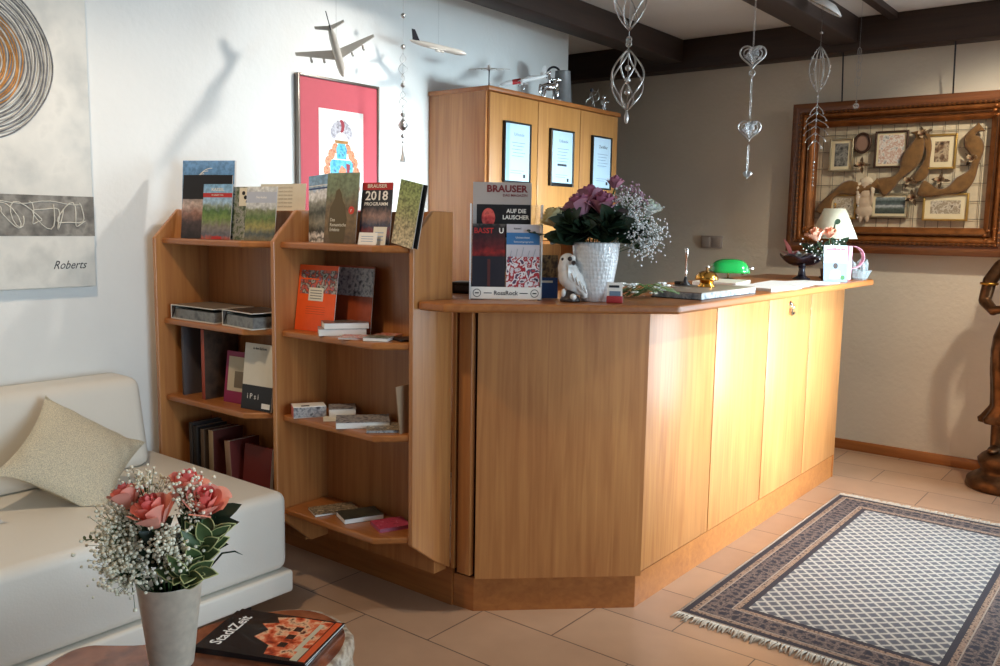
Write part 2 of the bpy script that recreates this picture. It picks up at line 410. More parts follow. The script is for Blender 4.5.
# ------------------------------------------------------------------ rug
def rug_field():
    m, N, L, b = base_mat('rug field net pattern')
    tc = N.new('ShaderNodeTexCoord'); sx = N.new('ShaderNodeSeparateXYZ'); L.new(tc.outputs['Object'], sx.inputs[0])
    def mth(op, a, bb=None, v=None):
        n = N.new('ShaderNodeMath'); n.operation = op
        if a is not None: L.new(a, n.inputs[0])
        if bb is not None: L.new(bb, n.inputs[1])
        if v is not None: n.inputs[1].default_value = v
        return n.outputs[0]
    k = 2*pi/.0415
    u = mth('MULTIPLY', mth('ADD', sx.outputs[0], sx.outputs[1]), v=k*.72); w = mth('MULTIPLY', mth('SUBTRACT', sx.outputs[0], sx.outputs[1]), v=k*.72)
    su = mth('ABSOLUTE', mth('SINE', mth('MULTIPLY', u, v=.5))); sw = mth('ABSOLUTE', mth('SINE', mth('MULTIPLY', w, v=.5)))
    mn = mth('MINIMUM', su, sw)
    nz = N.new('ShaderNodeTexNoise'); nz.inputs['Scale'].default_value = 260; L.new(tc.outputs['Object'], nz.inputs['Vector'])
    ad = mth('ADD', mn, mth('MULTIPLY', mth('SUBTRACT', nz.outputs['Fac'], v=.5), v=.35))
    rp = N.new('ShaderNodeValToRGB'); el = rp.color_ramp.elements; el.new(.5); el.new(.6)
    for e, (p, c) in zip(el, [(.0, (168, 162, 150)), (.30, (152, 146, 134)), (.44, (84, 78, 78)), (.85, (50, 50, 60))]): e.position = p; e.color = (*s2l(c), 1)
    L.new(ad, rp.inputs['Fac']); L.new(rp.outputs['Color'], b.inputs['Base Color']); b.inputs['Roughness'].default_value = .95
    b.inputs['Sheen Weight'].default_value = .2
    return m
def rug_border(name, c0, c1, c2, sc, axis):
    m, N, L, b = base_mat(name)
    tc = N.new('ShaderNodeTexCoord'); mp = N.new('ShaderNodeMapping'); L.new(tc.outputs['Object'], mp.inputs['Vector'])
    mp.inputs['Scale'].default_value = (sc, sc, sc)
    vo = N.new('ShaderNodeTexVoronoi'); vo.feature = 'DISTANCE_TO_EDGE'; vo.inputs['Scale'].default_value = 1; vo.inputs['Randomness'].default_value = .55
    nz = N.new('ShaderNodeTexNoise'); nz.inputs['Scale'].default_value = 1.6; nz.inputs['Detail'].default_value = 3; nz.inputs['Distortion'].default_value = 2
    L.new(mp.outputs['Vector'], vo.inputs['Vector']); L.new(mp.outputs['Vector'], nz.inputs['Vector'])
    a = N.new('ShaderNodeMath'); a.operation = 'MULTIPLY_ADD'; a.inputs[1].default_value = .9; L.new(vo.outputs['Distance'], a.inputs[0]); L.new(nz.outputs['Fac'], a.inputs[2])
    rp = N.new('ShaderNodeValToRGB'); el = rp.color_ramp.elements; el.new(.5); el.new(.6)
    for e, (p, c) in zip(el, [(.42, c0), (.55, c1), (.68, c0), (.82, c2)]): e.position = p; e.color = (*s2l(c), 1)
    L.new(a.outputs[0], rp.inputs['Fac']); L.new(rp.outputs['Color'], b.inputs['Base Color']); b.inputs['Roughness'].default_value = .95
    return m
RF = rug_field()
RB = rug_border('rug broad border pattern', (62, 54, 56), (118, 100, 90), (38, 36, 46), 26, 'y')
RN = rug_border('rug narrow border pattern', (120, 96, 80), (158, 132, 110), (58, 46, 44), 55, 'y')
RL = plain('rug light cord line', (150, 136, 122), .95, noise=.3, nscale=200)
RD = plain('rug dark line', (48, 44, 50), .95, noise=.3, nscale=200)
rg = thing('woven_rug', 'oriental runner rug with net-patterned field and fringed ends before the counter', 'rug', (-.85, 3.72, 0)); M = T(.85, -3.72, 0)
x0, x1, y0, y1 = -1.355, -.335, 2.80, 4.65
g = G(M); h = .009
g.b2(x0, x1, y0, y1, 0, h, RL, .003)
def ring(xa, xb, ya, yb, w, m, dz):
    for q in ((xa, xb, ya, ya+w), (xa, xb, yb-w, yb), (xa, xa+w, ya+w, yb-w), (xb-w, xb, ya+w, yb-w)):
        g.b2(q[0], q[1], q[2], q[3], .004, h+dz, m)
e = .0
def inr(k): return (x0+k, x1-k, y0+k, y1-k)
ring(*inr(.008), .022, RD, .0006); ring(*inr(.030), .018, RN, .0007); ring(*inr(.048), .005, RL, .0008); ring(*inr(.053), .088, RB, .0009)
ring(*inr(.141), .005, RL, .0008); ring(*inr(.146), .020, RN, .0007); ring(*inr(.166), .022, RD, .0006)
g.b2(x0+.188, x1-.188, y0+.188, y1-.188, .004, h+.001, RF)
part('pile', g, rg)
FR = plain('cream rug fringe', (196, 186, 170), .95, noise=.15, nscale=80)
for ye, sg in ((y0, -1), (y1, 1)):
    g = G(M); n = 210
    for k in range(n):
        x = x0+(x1-x0)*(k+.5)/n; L_ = .05+random.uniform(-.012, .012)
        a = random.uniform(-.5, .5)*.03
        g.tube([(x, ye-sg*.004, .006), (x+a*.4, ye+sg*L_*.4, .009), (x+a, ye+sg*L_, .003)], [.0025, .003, .0015], FR, 5)
    part('fringe', g, rg, kind='stuff')
g = G(M); g.tube([(x0, y0+.0, .007), (x0, y1, .007)], .004, RL, 6); part('edge_binding', g, rg)
# ------------------------------------------------------------------ orientation helpers
WL = Matrix(((0, 0, 1, 0), (1, 0, 0, 0), (0, 1, 0, 0), (0, 0, 0, 1)))     # drawing plane facing +x (x->y, y->z)
WF = RX(90)                                                           # drawing plane facing -y
def frame_m(o, f, up):
    f = Vector(f).normalized(); up = Vector(up); up = (up-f*f.dot(up)).normalized(); s = up.cross(f)
    return Matrix(((f.x, s.x, up.x, o[0]), (f.y, s.y, up.y, o[1]), (f.z, s.z, up.z, o[2]), (0, 0, 0, 1)))
# ------------------------------------------------------------------ abstract canvas
CANV = blotch('pale grey brushed paint', [(198, 198, 192), (216, 214, 206), (226, 223, 214), (206, 204, 196)], 6, .75, 0, detail=8)
BANDM = blotch('charcoal scumbled paint', [(88, 86, 82), (116, 112, 106), (146, 142, 134), (100, 97, 92)], 14, .8, 0, detail=8)
PALEP = plain('raised off white paint', (206, 202, 190), .6, noise=.1)
PCOP = plain('copper relief paint', (168, 118, 62), .4, .5, noise=.35, nscale=30)
PGREY = plain('graphite relief paint', (112, 112, 114), .5, .3, noise=.4, nscale=25)
PLIGHT = plain('silver relief paint', (176, 172, 164), .45, .3, noise=.25, nscale=25)
pt = thing('abstract_art_canvas', 'abstract grey canvas with a copper ring and charcoal band above the sofa', 'painting', (XL, 1.27, 1.135))
M = WL                       # local: x along wall, y up, z out
g = G(M); g.b2(-.42, .42, 0, 1.22, .004, .034, CANV, .004); part('canvas', g, pt)
g = G(M); g.b2(-.421, .421, .195, .345, .005, .0352, BANDM)
for k in range(9):
    cx = -.345+.086*k; P = []
    for i in range(26):
        t = i/25*2*pi*random.choice([1]); P.append((cx+.045*sin(t*1.0+k)+.022*cos(2.3*t+k), .27+.038*sin(1.7*t+k*1.3)+.014*cos(3.1*t), .0365))
    g.tube(P, .0022, PALEP, 5)
g.tube([(-.4+.0285*i, .318+.006*sin(i*.9), .0365) for i in range(28)], .0018, PALEP, 5)
part('painted_band', g, pt, 'charcoal band with scrawled raised lines')
g = G(M); n = 34
for k in range(n):
    r = .045+(.285-.045)*k/(n-1)
    m = (PCOP if k % 3 else PLIGHT) if r < .19 else (PLIGHT if k % 2 == 0 else PGREY)
    P = [((r+.003*sin(5*a+k))*cos(a), .815+(r+.003*sin(7*a+k*2))*sin(a), .035) for a in [2*pi*i/72 for i in range(72)]]
    g.tube(P, .0034 if r < .19 else .003, m, 5, True)
g.prism([(.19*cos(2*pi*i/48), .815+.19*sin(2*pi*i/48)) for i in range(48)], .0016, PGREY, M=T(0, 0, .034))
part('painted_ring', g, pt, 'ring of copper and graphite ridges')
g = G(M); g.text('Roberts', .045, INK, T(.318, .085, .0345), ext=.0002, shear=.45, sx=.85); part('signature', g, pt)
# ------------------------------------------------------------------ red framed crest
RED = plain('raspberry red mat board', (188, 78, 88), .6)
FRS = plain('grey metal picture frame', (120, 112, 104), .35, .8)
pf = thing('framed_crest_picture', 'picture with a broad red mat and coat of arms on the white wall', 'picture', (XL, 2.95, 1.36))
g = G(WL); W2, H2 = .262, .732
for q in ((-W2, -W2+.012, 0, H2), (W2-.012, W2, 0, H2), (-W2+.012, W2-.012, 0, .012), (-W2+.012, W2-.012, H2-.012, H2)):
    g.b2(q[0], q[1], q[2], q[3], .003, .032, FRS, .002)
part('picture_frame', g, pf)
g = G(WL); g.b2(-W2+.012, W2-.012, .012, H2-.012, .006, .022, RED); part('mat', g, pf, 'raspberry red mat')
g = G(WL); g.b2(-.133, .155, .1, .585, .02, .0235, PAPER)
BLU = blotch('blue watercolour', [(40, 120, 160), (70, 170, 200), (110, 190, 210), (60, 110, 150)], 40)
ORG = blotch('orange watercolour', [(190, 110, 70), (220, 150, 110), (170, 90, 60)], 60); GRF = blotch('grey plume watercolour', [(120, 112, 120), (170, 165, 170), (205, 200, 205)], 70)
DRD = plain('crimson watercolour', (150, 50, 60), .6)
def blob(pts, m, dz=.0003): g.prism(pts, dz, m, M=T(.01, 0, .0235))
blob([(-.075, .33), (-.06, .345), (.06, .345), (.075, .33), (.07, .24), (.0, .19), (-.07, .24)], BLU, .0005)
blob([(-.03, .35), (.03, .35), (.035, .40), (.02, .425), (-.02, .425), (-.035, .40)], BLU, .0006)
blob([(-.04, .425), (.04, .425), (.045, .44), (-.045, .44)], PCOP, .0007)
blob([(-.02, .29), (.0, .32), (.03, .30), (.02, .25), (-.01, .24)], ORG, .0008); blob([(.03, .33), (.055, .325), (.05, .28), (.035, .27)], DRD, .0008)
for s in (-1, 1):
    for k, (a, b_) in enumerate([(.04, .40), (.065, .37), (.085, .335), (.095, .29), (.085, .245), (.1, .21)]):
        blob([(s*a+.022*cos(t), b_+.026*sin(t)) for t in [2*pi*i/10 for i in range(10)]], ORG if k % 2 else GRF if k == 5 else ORG, .0003+.00005*k)
for k in range(7):
    a = radians(90+(k-3)*22); x, y = .055*cos(a), .455+.055*sin(a)
    blob([(x+.02*cos(t)*1.0, y+.032*sin(t)) for t in [2*pi*i/12 for i in range(12)]], GRF if k != 3 else DRD, .0003+.00004*k)
part('crest_drawing', g, pf, 'white sheet with a painted coat of arms, blue shield and grey plumes')
# ------------------------------------------------------------------ gold cushions
SEQ = plain('champagne sequin fabric', (222, 212, 186), .36, .35, noise=.3, nscale=300, bump=.6, bscale=330)
GRYF = plain('pale grey satin cushion fabric', (205, 205, 202), .45, noise=.05, bump=.1)
def cushion(side, th, mat, seed):
    rnd = random.Random(seed); g = G(); n = 25
    for sgn in (1, -1):
        def fn(u, v):
            x, y = 2*u-1, 2*v-1
            e = max(0, (1-abs(x)**2.2)*(1-abs(y)**2.2))
            pin = 1-.10*(1-abs(x)**2)*abs(y)**3-.0*(abs(x))
            pin2 = 1-.10*(1-abs(y)**2)*abs(x)**3
            cr = (abs(x)**3*abs(y)**3)
            z = sgn*th*(e**.55)+.006*sin(14*(x+y)+seed)*max(0, abs(x)+abs(y)-.8)*e**.3+.012*cr*sin(9*x)
            return (side/2*x*pin2*(1+.04*cr), side/2*y*pin*(1+.04*cr), z)
        g.surf(fn, n, n, mat)
    return g
def put_cushion(g, M, label):
    g.v = [M @ v for v in g.v]; c = M.translation.copy(); c.z = .449
    for v in g.v:
        if v.z < .449: v.z = .449+.0001*random.random()
    g.v = [v-c for v in g.v]; return single('cushion', g, label, 'cushion', c)
put_cushion(cushion(.36, .062, SEQ, 1), T(-2.94, 1.385, .585) @ RZ(4) @ RY(48) @ RZ(44), 'champagne gold sequin cushion standing on its corner against the white sofa back')
put_cushion(cushion(.38, .055, GRYF, 4), T(-2.955, .93, .56) @ RZ(-8) @ RY(60) @ RZ(3), 'pale grey satin cushion lying left of the gold one at the picture edge')
# ------------------------------------------------------------------ slab table
SLAB = blotch('reddish brown polished slab', [(96, 50, 32), (130, 72, 46), (150, 88, 58), (108, 58, 38)], 9, .25, .6, detail=6)
BARK = blotch('weathered root edge', [(86, 72, 62), (140, 116, 92), (186, 170, 148), (120, 98, 78)], 22, .5, .3, detail=6)
poly = [(-1.93, .80), (-1.965, .86), (-1.975, .925), (-1.925, .965), (-1.86, 1.02), (-1.835, 1.10), (-1.845, 1.2), (-1.80, 1.31), (-1.74, 1.395), (-1.66, 1.42), (-1.56, 1.40), (-1.485, 1.33), (-1.43, 1.2), (-1.38, 1.0), (-1.4, .7), (-1.5, .5), (-1.75, .5), (-1.88, .65)]
tb = thing('slab_table', 'low coffee table made of a reddish tree slab with a gnarled edge, before the sofa', 'table', (-1.68, 1.0, 0)); M = T(1.68, -1.0, 0)
def smooth_poly(p, it=2):
    for _ in range(it):
        q = []
        for i in range(len(p)):
            a, b = Vector(p[i]), Vector(p[(i+1) % len(p)]); q += [a*.75+b*.25, a*.25+b*.75]
        p = [(v[0], v[1]) for v in q]
    return p
sp = smooth_poly(poly); cx_, cy_ = -1.68, 1.0
g = G(M); rows = [(.955, .399), (.985, .397), (1.0, .388), (1.02, .370), (1.005, .345), (1.015, .325), (.97, .31), (.6, .305)]
vs = []; rnd = random.Random(3); nn = len(sp)
for ri, (k, z) in enumerate(rows):
    for i, (x, y) in enumerate(sp):
        j = 1+(rnd.uniform(-.018, .018) if 1 < ri < 7 else 0)
        vs.append((cx_+(x-cx_)*k*j, cy_+(y-cy_)*k*j, z+(rnd.uniform(-.004, .004) if 1 < ri < 7 else 0)))
fs = [(r_*nn+i, r_*nn+(i+1) % nn, (r_+1)*nn+(i+1) % nn, (r_+1)*nn+i) for r_ in range(len(rows)-1) for i in range(nn)]
g.add(vs, fs, BARK, True); 
part('live_edge', g, tb, 'gnarled pale bark edge')
g = G(M); g.add([(x, y, z) for (x, y, z) in [(cx_+(x-cx_)*.958, cy_+(y-cy_)*.958, .4) for x, y in sp]], [tuple(range(nn))], SLAB); g.add([(cx_+(x-cx_)*k, cy_+(y-cy_)*k, z) for k, z in ((.958, .4), (.955, .385)) for x, y in sp], [(i, (i+1) % nn, nn+(i+1) % nn, nn+i) for i in range(nn)], SLAB)
part('tabletop', g, tb)
g = G(M); g.lathe([(.2, 0), (.19, .03), (.12, .1), (.1, .18), (.13, .26), (.2, .306)], BARK, 20, T(-1.66, .95, 0)); part('pedestal', g, tb)
# ------------------------------------------------------------------ table magazines
PAGES = plain('magazine page edges', (205, 200, 192), .6)
BLKC = plain('glossy black cover', (24, 21, 22), .25, coat=.4)
FIRE = blotch('warm night city photograph', [(120, 40, 22), (190, 70, 36), (226, 120, 80), (236, 190, 150), (90, 40, 30)], 38, .25, .4, detail=4)
MM = T(-1.65, 1.226, .4005) @ RZ(113.7)
mg = thing('magazine', 'black city magazine with a glowing night photograph, topmost on the slab table', 'magazine', group='magazines on the slab table'); mg.matrix_world = MM @ T(0, 0, .008)
def magazine(mg, w, h, th, fancy):
    g = G(); g.b2(-w/2+.001, w/2-.0015, -h/2+.0015, h/2-.0015, .0008, th-.0008, PAGES); part('pages', g, mg)
    g = G(); g.b2(-w/2, w/2, -h/2, h/2, 0, .0006, BLKC); g.b2(-w/2, w/2, -h/2, h/2, th-.0008, th, BLKC); g.b2(-w/2-.0005, -w/2+.0006, -h/2, h/2, 0, th, BLKC)
    if fancy:
        P = [(-.092, -.118), (.098, -.118), (.1, -.02), (.085, .03), (.06, .012), (.045, .05), (.02, .02), (-.02, .035), (-.05, -.02), (-.09, -.03)]
        g.prism(P, .0003, FIRE, M=T(0, 0, th))
        CR = plain('pale stone print', (196, 186, 160), .3); OR = plain('orange print', (214, 88, 44), .3)
        g.b2(-.06, .08, -.1, -.088, th, th+.0005, CR); g.b2(-.1, .1, -.137, -.121, th, th+.0005, OR); g.b2(-.1, -.04, -.118, -.10, th, th+.0006, CR)
        for wx in (-.05, -.01, .03): g.b2(wx, wx+.022, -.06, -.04, th, th+.0006, BLKC)
        g.text('StadtZeit', .042, WHITE, T(-.005, .105, th), ext=.0003, bold=.0006, sx=.95)
    part('cover', g, mg)
magazine(mg, .21, .285, .006, True)
m2 = thing('magazine', 'second dark magazine lying beneath the black city magazine', 'magazine', group='magazines on the slab table'); m2.matrix_world = MM @ T(.004, .008, 0) @ RZ(2)
magazine(m2, .21, .29, .0075, False)
# ------------------------------------------------------------------ flowers
def leaf(g, base, dirv, L_, W_, mat, up=(0, 0, 1), curl=.3, n=5, vein=None):
    d_ = Vector(dirv).normalized(); u_ = Vector(up); s_ = d_.cross(u_)
    if s_.length < 1e-3: s_ = d_.orthogonal()
    s_.normalize(); u_ = s_.cross(d_); b_ = Vector(base); vs = []; fs = []
    for i in range(n+1):
        t = i/n; w_ = W_*sin(pi*min(1, t*.96+.04))**.8*(1-.25*t); c = b_+d_*(L_*t)-u_*(curl*L_*t*t)
        vs += [c-s_*w_/2+u_*w_*.12, c-u_*w_*.05, c+s_*w_/2+u_*w_*.12]
    for i in range(n):
        for j in range(2): fs.append((3*i+j, 3*i+j+1, 3*i+j+4, 3*i+j+3))
    g.add(vs, fs, mat, True)
    if vein:
        g.tube([vs[3*i]+(vs[3*i]-vs[3*i+1])*.02 for i in range(n+1)], W_*.04, vein, 4); g.tube([vs[3*i+2] for i in range(n+1)], W_*.04, vein, 4)
def petals(g, R_, mats, n=20, open_=1.0, h=1.0):
    for i in range(n):
        q = i/(n-1); a0 = i*2.39996; r0 = R_*(.12+.55*q); span = 1.9-.8*q; hh = R_*(1.05-.25*q)*h
        lean = (.05+.75*q**1.6)*open_; m = mats[min(len(mats)-1, int(q*len(mats)))]
        def fn(u, v):
            a = a0+(u-.5)*span*(1-.25*v*v); r = r0*(.35+.65*sin(min(1, v*1.2)*pi/2))+R_*.5*lean*v**2.2
            z = -R_*.55+hh*1.25*v-R_*.28*lean*v**5-.10*R_*abs(u-.5)**2*4*v
            return (r*cos(a), r*sin(a), z)
        g.surf(fn, 6, 6, m)
PINKS = [plain('coral rose petal', (232, 112, 104), .55), plain('salmon rose petal', (238, 138, 122), .55), plain('pale pink rose petal', (240, 160, 140), .55)]
STEM = plain('green stem', (62, 88, 48), .6); GYPS = plain('ivory tiny blossoms', (232, 222, 196), .7); GYPW = plain('white tiny blossoms', (230, 228, 226), .7)
LEAFM = plain('dark green leaf', (74, 92, 54), .4, noise=.2, nscale=60); LEAFV = plain('variegated leaf rim', (186, 184, 124), .5); DLEAF = plain('deep green leaf', (36, 52, 36), .45, noise=.2)
def rose(name, base, tip, R_, mats, label, group, tilt=(0, 0), n=20, sm=STEM):
    t = thing(name, label, 'flower', base, group=group); b_ = Vector(base); v = Vector(tip)-b_
    g = G(); g.tube([(0, 0, 0), v*.5+Vector((0, 0, .01)), v-Vector((0, 0, R_*.4))], .0028, sm, 6); part('stem', g, t)
    g = G(T(*v) @ RX(tilt[0]) @ RY(tilt[1])); petals(g, R_, mats, n); part('bloom', g, t); return t
vs_ = thing('flower_vase', 'tapered champagne metal vase of pink roses standing on the slab table', 'vase', (-1.728, 1.011, .4))
VASEM = plain('brushed champagne metal', (214, 202, 182), .42, .3, noise=.1, nscale=50)
g = G(); g.lathe([(0, 0), (.045, 0), (.0475, .003), (.0705, .199), (.0715, .2), (.068, .199), (.046, .012), (0, .01)], VASEM, 40); part('body', g, vs_)
g = G(); g.lathe([(0, .168), (.0635, .168)], plain('dark flower foam', (38, 34, 30), .9), 24); part('flower_foam', g, vs_)
V0 = Vector((-1.728, 1.011, .4)); RV = Vector((.784, .62, 0)); FV = Vector((-.62, .784, 0))
def vp(r_, f_, z): return V0+RV*r_+FV*f_+Vector((0, 0, z))
B1 = 'pink roses in the champagne vase'
for k, (r_, f_, z, R_, tl, lb) in enumerate([(-.088, .0, .388, .047, (5, -22), 'leftmost coral rose in the champagne vase, half hidden by tiny ivory blossoms'), (-.018, -.035, .366, .06, (20, -6), 'front salmon rose facing forward in the champagne vase'), (.032, .03, .408, .052, (-10, 6), 'coral rose standing rearmost in the champagne vase'), (.082, .0, .376, .058, (8, 22), 'rightmost coral rose in the champagne vase')]):
    rose('rose', vp(r_*.3, f_*.3, .16), vp(r_, f_, z), R_, PINKS, lb, B1, tl)
def gyps(base, tips, mat, label, group, nb=60, spread=.035, r=.0032, seed=1):
    rnd = random.Random(seed); t = thing('babys_breath_spray', label, 'flower', base, group=group); b_ = Vector(base); g = G(); h = G()
    for tp in tips:
        v = Vector(tp)-b_; g.tube([(0, 0, 0), v*.55, v], .0012, STEM, 5)
        for i in range(nb):
            o = Vector((rnd.gauss(0, 1), rnd.gauss(0, 1), rnd.gauss(0, .9)))*spread*.62; p = v+o
            if i % 3 == 0: g.tube([v*.8+o*.1, p], .0006, STEM, 3)
            h.ell(p, r*rnd.uniform(.7, 1.25), mat, sub=1)
    part('stem', g, t); part('blossoms', h, t, kind='stuff'); return t
B2 = "baby's breath in the champagne vase"
gyps(vp(-.03, -.02, .16), [vp(-.085, -.03, .27), vp(-.10, .0, .31), vp(-.075, -.05, .235)], GYPS, "large spray of ivory baby's breath low at the left of the pink roses", B2, 330, .046, .0042, 1)
gyps(vp(-.02, .0, .16), [vp(-.095, .0, .36), vp(-.055, .02, .405)], GYPS, "spray of ivory baby's breath rising left above the pink roses", B2, 170, .036, .004, 2)
gyps(vp(.01, -.03, .16), [vp(.02, -.06, .31), vp(.035, -.055, .27)], GYPS, "spray of ivory baby's breath hanging below the front salmon rose", B2, 170, .032, .0042, 3)
gyps(vp(.01, .03, .16), [vp(.045, .01, .405), vp(.06, -.01, .375)], GYPS, "spray of ivory baby's breath between the right hand pink roses", B2, 120, .03, .004, 4)
def sprig(name, base, tip, leaves, mat, label, group, vein=None, L_=.06, W_=.03, seed=1, curl=.25, cat='leaf'):
    rnd = random.Random(seed); t = thing(name, label, cat, base, group=group); b_ = Vector(base); v = Vector(tip)-b_
    g = G(); g.tube([(0, 0, 0), v*.5+Vector((0, 0, .02)), v], .0018, STEM, 5); part('stem', g, t)
    g = G()
    for i in range(leaves):
        q = .45+.55*i/max(1, leaves-1); a = i*2.4+rnd.random(); d_ = Vector((cos(a), sin(a), rnd.uniform(-.2, .5)))*.9+v.normalized()*.7
        leaf(g, v*q+Vector((0, 0, .02))*(1-q)*2*q, d_, L_*rnd.uniform(.8, 1.1), W_*rnd.uniform(.85, 1.15), mat, up=Vector((.5+rnd.uniform(-.5, .5), -.65+rnd.uniform(-.5, .5), .6)).normalized(), curl=curl, vein=vein)
    part('leaves', g, t); return t
B3 = 'leaf sprigs in the champagne vase'
sprig('leaf_sprig', vp(.03, -.02, .17), vp(.10, -.02, .305), 18, LEAFM, 'variegated leaf sprig with pale rims on the right of the champagne vase', B3, LEAFV, .068, .036, 2)
sprig('leaf_sprig', vp(.03, -.03, .17), vp(.075, -.075, .24), 16, LEAFM, 'variegated leaf sprig drooping over the front right of the vase rim', B3, LEAFV, .064, .034, 3)
sprig('leaf_sprig', vp(.02, .03, .17), vp(.09, .05, .33), 10, DLEAF, 'dark green leaf sprig standing behind the right hand pink roses', B3, None, .08, .045, 4)
sprig('leaf_sprig', vp(0, 0, .16), vp(.0, -.02, .28), 14, DLEAF, 'dark green leaves deep in the middle of the pink bouquet', B3, None, .08, .045, 5)
sprig('leaf_sprig', vp(-.03, .02, .16), vp(-.05, .03, .28), 14, DLEAF, 'dark green leaves behind the ivory blossoms on the left', B3, None, .07, .04, 6)
sprig('leaf_sprig', vp(-.02, -.02, .17), vp(-.085, -.03, .215), 7, DLEAF, 'small dark leaves hanging below the ivory blossoms on the left', B3, None, .045, .018, 7)
t = thing('fern_frond', 'slender green fern frond sticking out far left of the pink bouquet', 'leaf', vp(-.03, .02, .17)); g = G(); v = vp(-.19, .01, .285)-vp(-.03, .02, .17)
P = [v*q+Vector((0, 0, .05))*sin(q*pi)*.8 for q in [i/12 for i in range(13)]]; g.tube(P, .0015, STEM, 5); part('stem', g, t); g = G()
for i in range(4, 13):
    for s in (-1, 1): leaf(g, P[i], v.normalized()*.8+Vector((-.5*s*.78, .62*s, .5*s)), .034*(1.25-i/13), .008, LEAFM, curl=.1, n=3)
part('leaves', g, t)
t = thing('grass_blade', 'thin dark leaf tip curling out right of the pink bouquet', 'leaf', vp(.05, 0, .18)); g = G(); v = vp(.165, -.0, .26)-vp(.05, 0, .18)
g.tube([(0, 0, 0), v*.6+Vector((0, 0, .035)), v*.85+Vector((0, 0, .02)), v], [.002, .0025, .002, .0006], DLEAF, 5); part('blade', g, t)
# ------------------------------------------------------------------ model aeroplanes
AIR = plain('silver model plane paint', (206, 202, 194), .35, .2); AIRD = plain('dark model plane paint', (44, 44, 50), .4); AIRR = plain('red model plane paint', (170, 42, 44), .4); AIRW = plain('white model plane paint', (222, 222, 220), .35)
def plane(name, label, M, L_, finm, bodym=AIR, engines=4, cord_top=None, span=.95, group='model aeroplanes', nose=None):
    t = thing(name, label, 'model aeroplane', group=group); t.matrix_world = M
    g = G(RY(90) @ T(0, 0, -L_/2)); R_ = L_*.05
    g.lathe([(0, 0), (R_*.3, L_*.02), (R_*.75, L_*.14), (R_, L_*.28), (R_, L_*.8), (R_*.85, L_*.9), (R_*.5, L_*.97), (0, L_)], bodym, 14)
    part('fuselage', g, t)
    for s in (1, -1):
        g = G(); P = [(L_*.16, s*R_*.6), (-.02*L_, s*R_*.6), (-.14*L_, s*span*L_/2), (-.09*L_, s*span*L_/2)]
        g.prism(P if s > 0 else P[::-1], L_*.012, bodym, M=T(0, 0, -R_*.35)); w = part('wing', g, t)
        for k in range(engines//2):
            q = .36+.3*k if engines > 2 else .4; x = L_*(.10-.2*q+.03); y = s*span*L_/2*q
            e = G(T(x-.03*L_, y, -R_*.95) @ RY(90)); e.lathe([(0, 0), (L_*.012, .005*L_), (L_*.017, L_*.04), (L_*.016, L_*.085), (L_*.012, L_*.086), (0, L_*.07)], bodym, 10)
            e2 = e.M; e.M = Matrix.Identity(4); e.b2(x, x+.04*L_, y-.002, y+.002, -R_*.9, -R_*.3, bodym); part('engine', e, w)
        g = G(); P = [(-L_*.36, s*R_*.3), (-L_*.45, s*R_*.3), (-L_*.5, s*L_*.19), (-L_*.455, s*L_*.19)]
        g.prism(P if s > 0 else P[::-1], L_*.009, bodym, M=T(0, 0, R_*.3)); part('tailplane', g, t)
    g = G(); g.prism([(-L_*.33, R_*.6), (-L_*.46, R_*.6), (-L_*.51, L_*.2), (-L_*.45, L_*.2)], L_*.012, finm, M=T(0, L_*.006, 0) @ RX(90)); part('tail_fin', g, t)
    if nose: g = G(RY(90)); g.lathe([(R_*.62, L_*.375), (R_*.72, L_*.36), (R_*.6, L_*.44), (0, L_*.502)], nose, 12); part('nose', g, t)
    return t
rc, uc, vc = Vector((.784, .621, .017)), Vector((-.09, .087, .992)), Vector((.615, -.779, .123))
CORD = plain('thin hanging thread', (170, 170, 168), .6)
PA = Vector((-2.95, 2.575, 2.13)); fA = rc*.27-uc*.80+vc*.5
pA = plane('model_aeroplane', 'silver four-engined model aeroplane diving nose first above the red picture', frame_m(PA, fA, uc*.5+vc*.85-rc*.05), .345, AIRD, engines=4, span=1.0)
def thread(t, p, top):
    Mi = t.matrix_world.inverted(); g = G(); g.tube([Mi @ Vector(p), Mi @ Vector((p[0], p[1], top))], .0006, CORD, 4); part('thread', g, t)
bpy.context.view_layer.update()
thread(pA, PA+Vector((0, 0, .01)), ZC)
PB = Vector((-3.05, 3.33, 2.275)); fB = rc*.96-uc*.2-vc*.1
pB = plane('model_aeroplane', 'grey model airliner with a black tail fin flying level beside the string of balls', frame_m(PB, fB, uc+vc*.36+rc*.2), .29, AIRD, engines=4, span=.85, nose=AIRD)
bpy.context.view_layer.update(); thread(pB, PB+Vector((0, 0, .01)), ZC)
# plane on stand
PC = Vector((-2.985, 3.655, 2.215))
pC = plane('model_aeroplane', 'small silver propeller aeroplane on a stand on the front corner of the tall cabinet', frame_m(PC, vc*.9-uc*.12, uc), .17, AIR, engines=4, span=1.3)
bpy.context.view_layer.update(); Mi = pC.matrix_world.inverted(); g = G(Mi)
g.tube([PC, (-2.99, 3.66, 2.128)], .003, AIRD, 6); g.lathe([(0, 0), (.02, 0), (.018, .006), (0, .008)], AIRD, 16, T(-2.99, 3.66, 2.1201)); part('stand', g, pC)
PD = Vector((-3.0, 3.98, 2.2)); fD = -rc*.95-uc*.22+vc*.15
pD = plane('model_aeroplane', 'white model aeroplane with a red front half on a stand on the tall cabinet', frame_m(PD, fD, uc*.95-rc*.2), .28, AIRW, AIRW, engines=2, span=.55, nose=AIRR)
bpy.context.view_layer.update(); Mi = pD.matrix_world.inverted(); g = G(Mi)
g.tube([PD, PD+Vector((0, 0, -.075))], .003, CHROME, 6); g.lathe([(0, 0), (.03, 0), (.026, .006), (0, .008)], CHROME, 16, T(PD.x, PD.y, 2.1201)); part('stand', g, pD)
